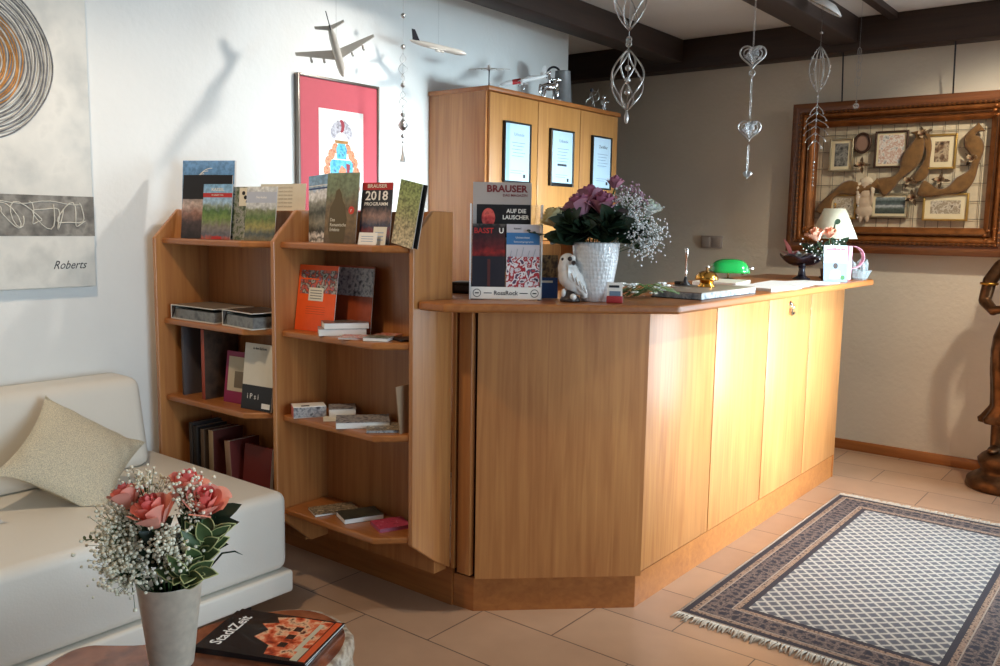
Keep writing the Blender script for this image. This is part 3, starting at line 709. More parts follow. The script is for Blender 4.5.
g = G(RY(90)); R_ = .28*.05; g.lathe([(R_*1.02, .02), (R_*1.03, .06), (R_*.9, .1), (R_*.7, .116)], AIRR, 14); part('red_band', g, pD)
# ------------------------------------------------------------------ string of silver balls
t = thing('ball_string', 'hanging string of small silver balls with a bell shape before the white wall', 'hanging ornament', (-3.1, 3.13, 1.70)); g = G()
g.tube([(0, 0, .02), (0, 0, ZC-1.70)], .0008, CORD, 4); part('cord', g, t)
for z in (.697, .551, .37, .227, .125): g = G(); g.ell((0, 0, z), .0125 if z > .2 else .011, SILVER); part('ball', g, t)
for z0, z1, rr in ((.38, .53, .022), (.24, .35, .018)):
    g = G()
    for ph in (0, pi): g.tube([(rr*sin(pi*q)*cos(9*q+ph), rr*sin(pi*q)*sin(9*q+ph), z0+(z1-z0)*q) for q in [i/24 for i in range(25)]], .0012, SILVER, 5)
    part('wire_spiral', g, t)
g = G(); g.lathe([(0, .215), (.012, .20), (.026, .175), (.012, .155), (0, .15)], SILVER, 12); part('faceted_bead', g, t)
g = G(); g.ell((0, 0, .095), .006, SILVER); part('ball', g, t)
g = G(); g.lathe([(0, .085), (.003, .08), (.006, .04), (.014, .005), (.015, 0), (.013, .001), (.004, .04), (0, .07)], SILVER, 16); part('bell', g, t)
# ------------------------------------------------------------------ printed matter
SKY = (150, 176, 200)
P_ARCH = bands('printed arches cover', [(0, (60, 70, 60)), (.15, (110, 100, 90)), (.5, (120, 150, 180)), (.8, (96, 140, 180)), (1, (110, 150, 190))], nscale=4)
P_PARK = bands('printed park avenue cover', [(0, (170, 80, 60)), (.08, (96, 92, 98)), (.25, (120, 110, 96)), (.38, (110, 130, 60)), (.52, (70, 100, 46)), (.6, (130, 140, 120)), (.68, (150, 176, 196)), (1, (120, 164, 196))], distort=.22, nscale=9)
P_PARK2 = bands('printed park lawn cover', [(0, (120, 110, 80)), (.12, (84, 92, 88)), (.25, (150, 140, 80)), (.42, (90, 110, 54)), (.56, (120, 124, 90)), (.62, (190, 190, 186)), (.8, (186, 188, 190)), (1, (206, 206, 200))], distort=.2, nscale=8)
P_DARK = bands('printed evening cover', [(0, (40, 34, 36)), (.25, (70, 54, 52)), (.4, (150, 110, 96)), (.55, (190, 170, 160)), (.66, (90, 84, 90)), (.72, (30, 32, 38)), (1, (34, 36, 42))], distort=.25, nscale=7)
P_STAT = bands('printed statue cover', [(0, (96, 76, 50)), (.3, (120, 96, 62)), (.5, (110, 92, 66)), (.75, (112, 120, 92)), (1, (120, 134, 104))], distort=.4, nscale=5)
P_HARB = bands('printed crowd cover', [(0, (232, 228, 222)), (.05, (80, 80, 76)), (.1, (226, 222, 216)), (.17, (60, 60, 54)), (.3, (140, 136, 120)), (.45, (70, 72, 62)), (.6, (150, 150, 140)), (.66, (216, 218, 220)), (.75, (220, 222, 226)), (.84, (140, 170, 200)), (1, (120, 160, 190))], distort=.18, nscale=11)
P_2018 = bands('printed event cover', [(0, (40, 36, 40)), (.1, (70, 60, 70)), (.2, (130, 60, 60)), (.3, (60, 70, 90)), (.45, (150, 120, 110)), (.6, (60, 56, 60)), (.66, (34, 32, 36)), (1, (34, 32, 36))], distort=.2, nscale=13)
P_MAP = bands('printed relief map cover', [(0, (196, 178, 142)), (.3, (176, 160, 120)), (.55, (150, 150, 96)), (.8, (140, 150, 90)), (1, (130, 144, 84))], distort=.3, nscale=12, speck=.5, sscale=110)
P_ORNG = plain('orange glossy cover', (236, 88, 30), .4, noise=.05)
P_ORN2 = plain('dark orange glossy cover', (150, 66, 34), .4, noise=.15)
P_STRIP = blotch('photo strip print', [(40, 60, 30), (180, 170, 160), (60, 56, 60), (210, 90, 60), (90, 110, 140)], 45)
P_GREY = blotch('grey photo print', [(60, 60, 64), (130, 130, 134), (180, 178, 176), (90, 92, 96)], 50)
P_REDP = blotch('red photo print', [(150, 40, 36), (200, 90, 70), (220, 180, 160), (120, 40, 40)], 55)
P_PINK = blotch('magenta print', [(150, 30, 60), (190, 60, 90), (210, 120, 140)], 70, const=True)
P_TAN = blotch('tan print', [(120, 104, 80), (170, 150, 120), (70, 62, 54), (196, 180, 150)], 60)
P_GRN = blotch('green photo print', [(50, 64, 46), (100, 110, 80), (160, 160, 150), (40, 44, 44)], 55)
BLK2 = plain('black print', (30, 28, 30), .4)
def leaflet(name, label, cat, loc, w, h, cover, lean=8, rz=0, tilt=0, th=.004, group=None, extra=None, back=PAPER):
    g = G(); g.b2(-w/2, w/2, -th/2, th/2, 0, h, cover); g.b2(-w/2+.001, w/2+.0006, -th/2+.0008, th/2-.0008, .001, h-.001, PAGES)
    if extra: extra(g, w, h, -th/2)
    o = single(name, g, label, cat, group=group); o.matrix_world = T(*loc) @ RZ(rz) @ RX(-lean) @ RY(tilt); return o
def patch(g, x0, x1, z0, z1, y, m, k=1): g.b2(x0, x1, y-.0004*k, y+.0005, z0, z1, m)
def words(g, txt, size, m, x, z, y, bold=0, sx=1, align='CENTER', k=1): g.text(txt, size, m, T(x, y-.0004*k-.0003, z) @ WF, ext=.0002, bold=bold, sx=sx, align=align)
BLUEW = plain('pale blue print', (120, 160, 196), .4); REDW = plain('red print', (176, 44, 40), .4); CREAMP = plain('cream print', (226, 218, 198), .5)
BTOP = 'brochures standing on the shelf tops'
# --- top of the left unit
def ex_a(g, w, h, y):
    for k in range(4):
        g.tube([(-w*.42+.012*k+.11*q*q+.006*k*q-.03*q*q, y-.001, h*(.05+.15*k)+(h*.82-h*.12*k)*(1-(1-q)**2)*.95*(1 if k < 3 else .6)) for q in [i/14 for i in range(15)]], .0016, PAPER, 5)
    g.tube([(.02+.05*cos(t), y-.001, h*.62+.05*sin(t)) for t in [pi*i/14 for i in range(15)]], .005, plain('brown arch print', (92, 74, 60), .5), 5)
leaflet('book', 'large book with white arches on a blue cover, rearmost on the shelf top', 'book', (-3.16, 2.066, 1.3245), .235, .315, P_ARCH, 5, 25, th=.014, group=BTOP, extra=ex_a)
def ex_b(g, w, h, y): patch(g, -w/2, w/2, h*.62, h, y, BLK2)
leaflet('brochure', 'dark brochure with a black upper half, leaning before the book with arches', 'brochure', (-3.10, 2.015, 1.3245), .225, .255, P_DARK, 7, 22, group=BTOP, extra=ex_b)
def ex_c(g, w, h, y):
    patch(g, -w/2, w/2, h*.76, h*.84, y, REDW); patch(g, -.018, .03, .0, .012, y, REDW)
    words(g, 'KASSEL', .016, CREAMP, 0, h*.90, y, .0002, 1.2); words(g, 'IN EINEM TAG', .009, CREAMP, 0, h*.80, y, 0, 1, k=2)
leaflet('leaflet', 'leaflet with a red title band over a park avenue on the left shelf top', 'leaflet', (-2.985, 1.985, 1.3245), .14, .215, P_PARK, 7, 16, group=BTOP, extra=ex_c)
def ex_d(g, w, h, y):
    patch(g, -w*.2, w*.5, h*.64, h*.98, y, CREAMP)
    for x, z in ((.01, .8), (.02, .72), (.0, .88)): g.prism([(x+.008*cos(t), h*z+.008*sin(t)) for t in [pi*i/5 for i in range(10)]], .0008, BLK2, M=T(0, y-.0002, 0) @ WF)
leaflet('leaflet', 'narrow pale leaflet half hidden between the two park leaflets', 'leaflet', (-2.885, 2.035, 1.3245), .105, .205, P_GRN, 6, 14, group=BTOP, extra=ex_d)
def ex_e(g, w, h, y):
    patch(g, -w/2, w/2, h*.70, h*.9, y, plain('lilac grey print', (176, 180, 190), .4)); words(g, 'Herkules', .014, PAPER, 0, h*.80, y, 0, 1, k=2)
leaflet('leaflet', 'leaflet with a pale title over a green park lawn, right of the red band leaflet', 'leaflet', (-2.775, 2.035, 1.3245), .14, .205, P_PARK2, 7, 15, group=BTOP, extra=ex_e)
def ex_k(g, w, h, y):
    for k in range(6): words(g, 'hhnnm nmmh hnm nhmn', .012, plain('faded print', (190, 180, 164), .6), 0, h*(.86-.14*k), y, 0, .9)
leaflet('card', 'cream card with faint script standing on the back panel between both brochure shelves', 'card', (-2.835, 2.19, 1.4405), .25, .105, CREAMP, 4, 6, th=.002, extra=ex_k)
# --- top of the right unit
leaflet('leaflet', 'blue topped leaflet with a grey crowd photograph, leftmost on the right shelf top', 'leaflet', (-2.535, 2.135, 1.3245), .125, .25, P_HARB, 6, 6, -5, group=BTOP, extra=lambda g, w, h, y: (patch(g, -w/2, w/2, h*.79, h*.815, y, plain('navy print', (60, 84, 130), .4)), patch(g, -w/2, w/2, h*.84, h*.85, y, PAPER)))
def ex_g(g, w, h, y):
    g.prism([(.05+.014*cos(t), h*.47+.014*sin(t)) for t in [pi*i/8 for i in range(16)]], .0008, plain('scarlet print', (206, 66, 50), .4), M=T(0, y, 0) @ WF)
    words(g, 'r', .02, PAPER, .05, h*.47, y, 0, 1, k=3)
    FIG = plain('bronze figure print', (92, 78, 52), .5)
    g.prism([(-.045, .0), (.02, .0), (.03, h*.35), (.015, h*.55), (.005, h*.6), (-.004, h*.72), (-.016, h*.78), (-.03, h*.74), (-.034, h*.64), (-.055, h*.5), (-.06, h*.2)], .0006, FIG, M=T(0, y, 0) @ WF)
    for k, s in enumerate(('Das', 'Romantische', 'Erlebnis')): words(g, s, .017, CREAMP, -.05, h*(.33-.07*k), y, 0, .9, 'LEFT', k=3)
leaflet('leaflet', 'olive brown leaflet with a bronze figure and a red dot on the shelf top', 'leaflet', (-2.385, 2.09, 1.3245), .155, .25, P_STAT, 6, 4, group=BTOP, extra=ex_g)
def ex_h(g, w, h, y):
    patch(g, -w/2, w/2, h*.88, h, y, REDW); words(g, 'BRAUSER', .018, CREAMP, 0, h*.94, y, .0003, 1.25, k=2)
    words(g, '2018', .045, PAPER, 0, h*.78, y, .0008, 1.2, k=2); words(g, 'PROGRAMM', .017, PAPER, 0, h*.65, y, .0002, 1.2, k=2)
leaflet('leaflet', 'dark 2018 programme leaflet with a red title strip on the right shelf top', 'leaflet', (-2.245, 2.125, 1.3245), .145, .215, P_2018, 6, 3, group=BTOP, extra=ex_h)
def ex_i(g, w, h, y):
    for k in range(3): patch(g, -w*.35, w*.3, h*(.25+.2*k), h*(.3+.2*k), y, plain('faded blue print', (150, 166, 190), .5))
leaflet('card', 'small white card standing before the 2018 programme leaflet', 'card', (-2.205, 2.055, 1.3245), .085, .042, PAPER, 12, 3, th=.002, extra=ex_i)
leaflet('card', 'taller white card half behind the small one at the 2018 programme leaflet', 'card', (-2.17, 2.075, 1.3245), .06, .062, CREAMP, 10, 3, th=.002, extra=ex_i)
leaflet('leaflet', 'green and tan relief map leaflet leaning sideways at the right end of the shelf top', 'leaflet', (-2.068, 2.085, 1.3245), .095, .215, P_MAP, 0, 3, 12, group=BTOP)
leaflet('leaflet', 'black leaflet peeping out behind the tilted relief map leaflet', 'leaflet', (-2.058, 2.096, 1.3245), .1, .212, BLK2, 0, 3, 12, group=BTOP)
# --- lying prints
def flat(name, label, cat, x, y, z, w, l, th, rz, cover, edge=PAGES, group=None, extra=None):
    g = G(); g.b2(-w/2+.001, w/2-.0015, -l/2+.0015, l/2-.0015, .0006, th-.0006, edge); g.b2(-w/2, w/2, -l/2, l/2, 0, .0007, cover); g.b2(-w/2, w/2, -l/2, l/2, th-.0007, th, cover); g.b2(-w/2-.0003, -w/2+.0007, -l/2, l/2, 0, th, cover)
    if extra: extra(g, w, l, th)
    return single(name, g, label, cat, (x, y, z), (0, 0, rz), group)
# binders on the left unit
BWHT = plain('white binder board', (216, 212, 202), .45); BPG = blotch('binder inside grey', [(92, 92, 90), (120, 120, 116), (76, 76, 76)], 30); BTP = plain('binder lid grey', (126, 112, 98), .45); BTP2 = plain('binder lid dark', (62, 54, 48), .35)
def binder(label, x, y, z, w, d_, th, rz, lid):
    t = thing('ring_binder', label, 'binder', (x, y, z), (0, 0, rz), 'binders on the left shelf')
    g = G(); g.b2(-w/2, w/2, -d_/2, d_/2, 0, .003, BWHT); g.b2(-w/2, w/2, d_/2-.003, d_/2, .003, th-.003, BWHT)
    g.b2(-w/2, w/2, -d_/2, d_/2, th-.003, th, BWHT); g.b2(-w/2+.006, w/2-.006, -d_/2+.006, d_/2-.006, th, th+.0006, lid); g.b2(-w/2, -w/2+.003, -d_/2, d_/2, .003, th-.003, BWHT); part('cover', g, t)
    g = G(); g.b2(-w/2+.02, w/2-.004, -d_/2+.008, d_/2-.006, .0035, th*.72, BPG); part('pages', g, t)
    g = G(); g.prism([(-w/2+.004, .004), (-w/2+.03, th-.006), (-w/2+.004, th-.006)], .004, BLK2, M=T(0, -d_/2+.006, 0) @ WF); part('ring_mechanism', g, t)
binder('grey binder lying left on the second shelf of the left unit', -3.115, 2.05, .9965, .30, .19, .058, 0, BTP)
binder('dark lidded binder lying right on the second shelf of the left unit', -2.80, 2.035, .9965, .22, .17, .062, -6, BTP2)
# books standing on edge: spine to the front
def book(label, x, y, z, w, d_, h, cov, spine, group, tilt=0, name='book', rz=0):
    t = thing(name, label, 'book', (x, y, z), (0, tilt, rz), group)
    g = G(); g.b2(-w/2, -w/2+.002, 0, d_, 0, h, cov); g.b2(w/2-.002, w/2, 0, d_, 0, h, cov); part('cover', g, t)
    g = G(); g.b2(-w/2, w/2, -.002, .0005, 0, h, spine, .0008); part('spine', g, t)
    g = G(); g.b2(-w/2+.002, w/2-.002, .0005, d_-.004, .003, h-.003, PAGES); part('pages', g, t); return t
GRYB = plain('slate grey cloth board', (86, 80, 82), .6, noise=.05); BRNB = blotch('dark brown mottled board', [(58, 44, 36), (80, 62, 50), (50, 38, 32)], 20); REDS = plain('brick red spine', (158, 70, 50), .5)
B4 = 'books on the third shelf of the left unit'
book('slate grey folder standing leftmost on the third shelf of the left unit', -3.235, 1.985, .6765, .014, .155, .285, GRYB, GRYB, B4)
book('dark brown book with a brick red spine on the third shelf of the left unit', -3.09, 1.985, .6765, .02, .16, .285, BRNB, REDS, B4)
def ex_m(g, w, h, y):
    g.b2(-w*.40, w*.5, y-.0005, y, h*.23, h*.9, plain('beige portrait print', (196, 180, 152), .5)); g.b2(-w*.15, w*.3, y-.0008, y, h*.3, h*.62, plain('umber portrait print', (110, 96, 76), .5))
leaflet('book', 'magenta book with a beige cover picture on the third shelf of the left unit', 'book', (-2.925, 2.03, .6765), .155, .205, plain('magenta cover', (140, 34, 74), .5), 7, 6, th=.012, group=B4, extra=ex_m)
def ex_n(g, w, h, y):
    patch(g, -w/2, w/2, 0, h*.37, y, BLK2); words(g, 'in den Sachsen', .014, INK, 0, h*.93, y, 0, .9); words(g, 'i P s i', .03, PAPER, -.02, h*.2, y, 0, 1, k=2); patch(g, .03, .075, .01, .03, y, PAPER, 2)
leaflet('booklet', 'white booklet with a black lower third on the third shelf of the left unit', 'booklet', (-2.765, 2.0, .6765), .165, .255, plain('warm white cover', (214, 206, 188), .5), 7, 6, th=.006, extra=ex_n)
B5 = 'dark books on the lowest shelf of the left unit'
for lb, x, w, h, c1, c2, tl in [('charcoal book standing leftmost on the lowest shelf of the left unit', -3.20, .022, .25, (52, 48, 46), (60, 54, 50), 0), ('black book next to the charcoal book on the lowest shelf', -3.165, .03, .24, (36, 34, 34), (40, 38, 36), 0), ('umber book in the middle of the lowest shelf row', -3.115, .024, .235, (80, 62, 46), (96, 76, 58), 0), ('dark maroon book with a cream spine on the lowest shelf', -3.055, .03, .24, (84, 34, 28), (150, 124, 92), 0), ('wine red book with a pale spine tilting in the lowest shelf row', -2.93, .034, .215, (98, 34, 30), (140, 108, 84), -4)]:
    book(lb, x, 1.99, .3125, w, .14, h, plain('cloth %d %d %d' % c1, c1, .6), plain('cloth %d %d %d' % c2, c2, .6), B5, tl)
leaflet('book', 'wine red book showing its front at the right end of the lowest shelf', 'book', (-2.80, 2.02, .3125), .16, .21, plain('wine red cover', (104, 36, 30), .5), 6, 4, th=.015, group=B5)
flat('paper_sheets', 'white sheets of paper lying at the right front of the lowest left shelf', 'paper', -2.80, 1.985, .3125, .2, .08, .006, 4, PAPER)
# right unit, second shelf
def ex_o(g, w, h, y):
    patch(g, -w*.44, w*.06, h*.80, h*.92, y, P_STRIP); patch(g, .01, w*.5, h*.58, h*.93, y, P_STRIP, 2); patch(g, -w*.44, .02, h*.56, h*.78, y, P_STRIP, 1); patch(g, -.04, .035, h*.46, h*.66, y, CREAMP, 3)
    for k in range(4): patch(g, -.032, .028, h*(.49+.04*k), h*(.503+.04*k), y, plain('grey text lines', (120, 118, 112), .5), 4)
    for k in range(4): patch(g, -.05, .05, h*(.26+.035*k), h*(.265+.035*k), y, plain('dark orange text lines', (170, 60, 24), .5), 1)
leaflet('brochure', 'bright orange brochure with a photo strip standing on the second shelf of the right unit', 'brochure', (-2.525, 2.085, .9965), .2, .245, P_ORNG, 8, 4, group='orange brochures', extra=ex_o)
def ex_o2(g, w, h, y): patch(g, -w/2, w/2, h*.55, h*.97, y, P_GREY)
leaflet('brochure', 'darker orange brochure standing behind the bright orange one', 'brochure', (-2.41, 2.165, .9965), .2, .245, P_ORN2, 6, 2, group='orange brochures', extra=ex_o2)
B6 = 'flat brochures on the second shelf of the right unit'
flat('brochure', 'pile of white edged brochures lying lowest before the bright orange brochure', 'brochure', -2.39, 2.105, .9965, .1, .17, .024, -38, P_GREY, PAPER, B6)  # one block stands for several stacked brochures
flat('brochure', 'pile of white edged brochures with a dark cover lying on top of the other', 'brochure', -2.385, 2.115, 1.0207, .1, .16, .022, -34, blotch('dark cover print', [(50, 46, 44), (120, 110, 104), (76, 60, 54)], 40), PAPER, B6)  # second pile, likewise modelled as a single block
flat('leaflet', 'red leaflet lying in the middle of the second shelf of the right unit', 'leaflet', -2.275, 2.07, .9965, .1, .11, .006, -55, P_REDP, PAGES, B6)
flat('leaflet', 'grey green leaflet lying at the front corner of the second shelf of the right unit', 'leaflet', -2.18, 2.085, .9965, .075, .09, .012, -62, P_GRN, PAPER, B6)
flat('leaflet', 'thin black leaflet lying at the right end of the second shelf of the right unit', 'leaflet', -2.115, 2.165, .9965, .09, .1, .006, -20, BLK2, BLK2, B6)
flat('leaflet', 'rust red leaflet lying at the back of the second shelf of the right unit', 'leaflet', -2.225, 2.17, .9965, .09, .08, .008, -70, P_REDP, PAGES, B6)
# right unit, third shelf
B7 = 'flat prints on the third shelf of the right unit'
g = G(); g.box((0, 0, .021), (.075, .12, .042), PAPER, .001); g.b2(-.0378, .0378, -.0603, -.0597, .002, .04, plain('salmon box end', (206, 110, 100), .5)); g.b2(-.0377, -.037, -.06, .06, .002, .04, plain('salmon box end', (206, 110, 100), .5)); g.b2(.037, .0378, -.06, .06, .002, .04, P_GREY); g.b2(.01, .03, -.03, .0, .0415, .0425, BLK2)
single('card_box', g, 'small white card box with salmon ends on the third shelf, right unit', 'box', (-2.545, 2.075, .6765), (0, 0, -32), B7)
flat('leaflet', 'pile of grey photo leaflets behind the salmon ended card box', 'leaflet', -2.46, 2.165, .6765, .1, .1, .034, -40, P_GREY, PAPER, B7)  # whole leaflet pile built as one thick piece
flat('paper_sheet', 'cream sheet lying flat right of the salmon ended card box', 'paper', -2.425, 2.115, .6765, .085, .11, .0015, -40, CREAMP, PAPER, B7)
flat('magazine', 'stack of grey blue magazines lying in the middle of the third shelf, right unit', 'magazine', -2.29, 2.112, .6765, .13, .19, .022, -42, P_GREY, PAPER, B7)  # several magazines merged into one thick body
flat('leaflet', 'dark edged leaflet with a cream cover at the front of the third shelf', 'leaflet', -2.175, 2.12, .6765, .12, .14, .010, -45, P_TAN, P_GREY, B7)
leaflet('card', 'thin tan card leaning upright at the right of the third shelf', 'card', (-2.085, 2.135, .6765), .07, .17, plain('tan card', (170, 140, 110), .5), 0, 80, -6, .005)
# right unit, lowest shelf
B8 = 'leaflets on the lowest shelf of the right unit'
flat('leaflet', 'tan and black leaflets lying leftmost on the lowest shelf of the right unit', 'leaflet', -2.47, 2.128, .3125, .1, .17, .008, -24, P_TAN, PAPER, B8)
flat('booklet', 'dark green booklet with white edges on the lowest shelf of the right unit', 'booklet', -2.335, 2.138, .3125, .105, .15, .018, -24, blotch('dark green cover', [(46, 50, 42), (60, 64, 54), (36, 38, 34)], 30), PAPER, B8)
flat('booklet', 'magenta booklet lying at the right front of the lowest shelf of the right unit', 'booklet', -2.18, 2.145, .3125, .1, .12, .014, -24, P_PINK, plain('pink page edges', (170, 90, 110), .6), B8)
# ------------------------------------------------------------------ things on the counter (worktop at 1.14)
ZT = 1.1405
ACR = base_mat('clear acrylic')
def acr():
    m, N, L, b = ACR; b.inputs['Base Color'].default_value = (.93, .95, .96, 1); b.inputs['Roughness'].default_value = .08; b.inputs['Transmission Weight'].default_value = .9; b.inputs['IOR'].default_value = 1.3; return m
ACR = acr()
ACW = plain('frosted white acrylic edge', (236, 236, 234), .3)
rk = thing('brochure_rack', 'clear acrylic brochure rack holding a grey magazine and dark flyers, at the counter corner', 'rack', (-1.885, 2.415, ZT), (0, 0, 40))
g = G(); g.b2(-.123, .123, -.05, .05, 0, .004, ACR); part('base', g, rk)
g = G(); g.b2(-.127, -.122, -.05, .05, 0, .33, ACW, .001); part('side_panel', g, rk, 'white edged left side'); 
g = G(); g.b2(.122, .127, -.02, .05, 0, .33, ACW, .001); part('side_panel', g, rk)
g = G(); g.b2(-.122, .122, .046, .05, .004, .33, ACR); part('back_plate', g, rk)
g = G(); g.b2(-.122, .122, -.005, -.002, .004, .2, ACR); part('divider', g, rk)
g = G(); g.b2(-.121, .121, -.05, -.047, .004, .045, PAPER); 
for x in (-.1, .1): g.tube([(x+.013*cos(t), -.0503, .024+.013*sin(t)) for t in [2*pi*i/20 for i in range(20)]], .0012, INK, 5, True); g.b2(x-.007, x+.007, -.0506, -.05, .022, .026, INK)
for x in (-.062, .062): g.b2(x-.014, x+.014, -.0506, -.05, .0225, .0255, INK)
words(g, 'RossRock', .021, INK, 0, .024, -.0500, .0003, 1); part('name_strip', g, rk, 'white strip with small lettering')
MT = lambda x, y, z, rz=40: T(x, y, z) @ RZ(rz)
RKM = T(-1.885, 2.415, ZT) @ RZ(40)
GREYC = plain('warm grey magazine cover', (176, 166, 160), .45); MAROON = plain('maroon title print', (120, 44, 46), .5)
FACE = blotch('red lit portrait print', [(90, 20, 24), (190, 60, 60), (220, 100, 90), (120, 30, 34)], 30)
def ex_br(g, w, h, y):
    words(g, 'BRAUSER', .033, MAROON, .016, h*.925, y, .0012, 1.05); words(g, 'DAS MAGAZIN', .013, MAROON, .045, h*.855, y, .0002, 1)
    patch(g, -.089, .1, .12, .225+.01, y, BLK2); g.prism([(-.048+.024*cos(t), .188+.034*sin(t)) for t in [2*pi*i/18 for i in range(18)]], .0012, FACE, M=T(0, y, 0) @ WF)
    g.b2(-.075, -.02, y-.0009, y, .12, .155, plain('dark red shirt print', (86, 26, 28), .5))
    words(g, 'AUF DIE', .02, PAPER, .05, .212, y, .0006, .95, k=2); words(g, 'LAUSCHER', .02, PAPER, .048, .19, y, .0006, .95, k=2)
def inrack(name, label, cat, lx, ly, lz, w, h, cover, extra=None, th=.003, group='prints in the acrylic rack'):
    g = G(); g.b2(-w/2, w/2, -th/2, th/2, 0, h, cover)
    if extra: extra(g, w, h, -th/2)
    o = single(name, g, label, cat, group=group); o.matrix_world = RKM @ T(lx, ly, lz) @ RX(-3); return o
inrack('magazine', 'grey magazine with maroon title and a red portrait, rearmost in the acrylic rack', 'magazine', -.015, .012, .095, .205, .312, GREYC, ex_br)
P_RED1 = bands('dark red printed flyer', [(0, (60, 22, 26)), (.2, (150, 36, 34)), (.32, (96, 26, 30)), (.6, (70, 30, 34)), (.78, (46, 30, 32)), (.95, (44, 36, 38)), (1, (90, 84, 80))], distort=.3, nscale=5)
def ex_ba(g, w, h, y): words(g, 'BASST', .026, plain('bright red print', (190, 50, 46), .5), -.018, h*.80, y, .0006, .95); words(g, 'U', .026, PAPER, .043, h*.80, y, .0006, .95)
inrack('flyer', 'dark red flyer with a red title in the left of the acrylic rack', 'flyer', -.0605, -.016, .14, .115, .122, P_RED1, ex_ba)
def ex_bl(g, w, h, y):
    patch(g, -w/2, w/2, h*.42, h*.76, y, plain('flyer blue band', (64, 118, 172), .4)); words(g, 'kassel', .011, INK, -.02, h*.88, y); words(g, 'Universitaet', .010, PAPER, -.002, h*.62, y, k=2); words(g, 'Sommerprogramm', .009, PAPER, .002, h*.5, y, k=2)
    for k in range(5): g.tube([(-.045+.02*k, y-.0006, .005), (-.04+.021*k, y-.0006, h*(.25+.05*(k % 3)))], .0009, plain('grey sketch print', (140, 150, 160), .5), 4)
inrack('flyer', 'pale flyer with a blue title band in the right of the acrylic rack', 'flyer', .059, -.016, .14, .116, .122, plain('pale lilac flyer', (206, 200, 206), .4), ex_bl)
def ex_dk(g, w, h, y): patch(g, -.004, .006, h*.1, h*.92, y, plain('dim red print', (96, 44, 40), .5))
inrack('flyer', 'almost black flyer with a thin red line in the front left of the acrylic rack', 'flyer', -.0605, -.032, .02, .115, .13, plain('near black flyer', (44, 40, 48), .4), ex_dk)
inrack('flyer', 'red and white patterned flyer in the front right of the acrylic rack', 'flyer', .059, -.032, .02, .116, .13, blotch('red white scrawl print', [(60, 40, 60), (214, 206, 210), (170, 40, 50), (230, 224, 226), (90, 60, 90), (190, 60, 60)], 32, const=True, detail=6))
def ex_bb(g, w, h, y): patch(g, -w/2, w/2, 0, h*.48, y, plain('deep blue print', (40, 74, 130), .4)); patch(g, -.02, .02, h*.36, h*.41, y, PAPER, 2)
leaflet('leaflet', 'blue leaflet standing on the counter between the acrylic rack and the white bird', 'leaflet', (-1.80, 2.55, ZT), .075, .155, blotch('brown photo print', [(60, 44, 34), (150, 120, 80), (90, 70, 50), (40, 36, 36)], 45), 6, 40, group=None, extra=ex_bb)
g = G(); g.box((0, 0, .022), (.13, .09, .044), BLACK, .006); g.b2(-.05, .05, -.047, -.044, .012, .03, plain('dark grey plastic', (56, 56, 60), .4))
single('small_box', g, 'small black box lying on the worktop left behind the acrylic rack', 'box', (-2.13, 2.52, ZT), (0, 0, 20))
# white bird figurine
PORC = plain('white glazed porcelain', (232, 230, 226), .25, coat=.5); PORD = plain('dark glazed base', (48, 38, 36), .3, coat=.4)
bd = thing('bird_figurine', 'white porcelain bird figurine with folded wings standing before the white flower vase', 'figurine', (-1.668, 2.502, ZT), (0, 0, 38))
g = G()
for c, r in [((-.012, 0, .135), (.03, .03, .032)), ((-.016, 0, .115), (.03, .03, .035)), ((-.006, 0, .09), (.038, .036, .045)), ((.01, .0, .072), (.036, .034, .04)), ((.03, .002, .052), (.026, .024, .03)), ((.048, .003, .033), (.013, .014, .024)), ((.002, -.02, .15), (.013, .012, .012))]: g.ell(c, r, PORC, sub=3)
o = part('body', g, bd); md = o.modifiers.new('fuse', 'REMESH'); md.mode = 'VOXEL'; md.voxel_size = .003; md.use_smooth_shade = True; sm_ = o.modifiers.new('smooth', 'SMOOTH'); sm_.iterations = 4
for s in (-1, 1):
    g = G()
    def fn(u, v, s=s): 
        a = v*pi*1.0; return (-.012+.068*u+.0*v, s*(.034-.012*u)+s*.006*sin(a)*(1-u), .105-.078*u+(.026*(1-.5*u)*cos(a)))
    g.surf(fn, 9, 7, PORC)
    for k in range(4): g.tube([(-.0+.014*k+.012*q, s*(.039-.006*k*.5), .10-.014*k-.028*q) for q in (0, .5, 1)], .003, PORC, 5)
    part('wing', g, bd)
g = G(); g.ell((-.006, -.0275, .148), .0085, PORD, sub=2); g.ell((-.03, -.018, .146), .006, PORD, sub=2); part('eye', g, bd, 'dark eye')
g = G(); g.lathe([(.0, 0), (.007, .002), (.009, .008), (.003, .02), (0, .022)], PORD, 10, T(.006, -.034, .138) @ RX(115)); part('beak', g, bd)
g = G(); g.lathe([(0, 0), (.034, 0), (.036, .006), (.03, .016), (.018, .026), (.014, .04), (0, .044)], PORD, 20); g.ell((.008, -.026, .018), .012, PORC, sub=2); g.ell((-.024, -.012, .03), (.008, .008, .016), PORC, sub=2); part('base', g, bd, 'dark glazed base with white drops')
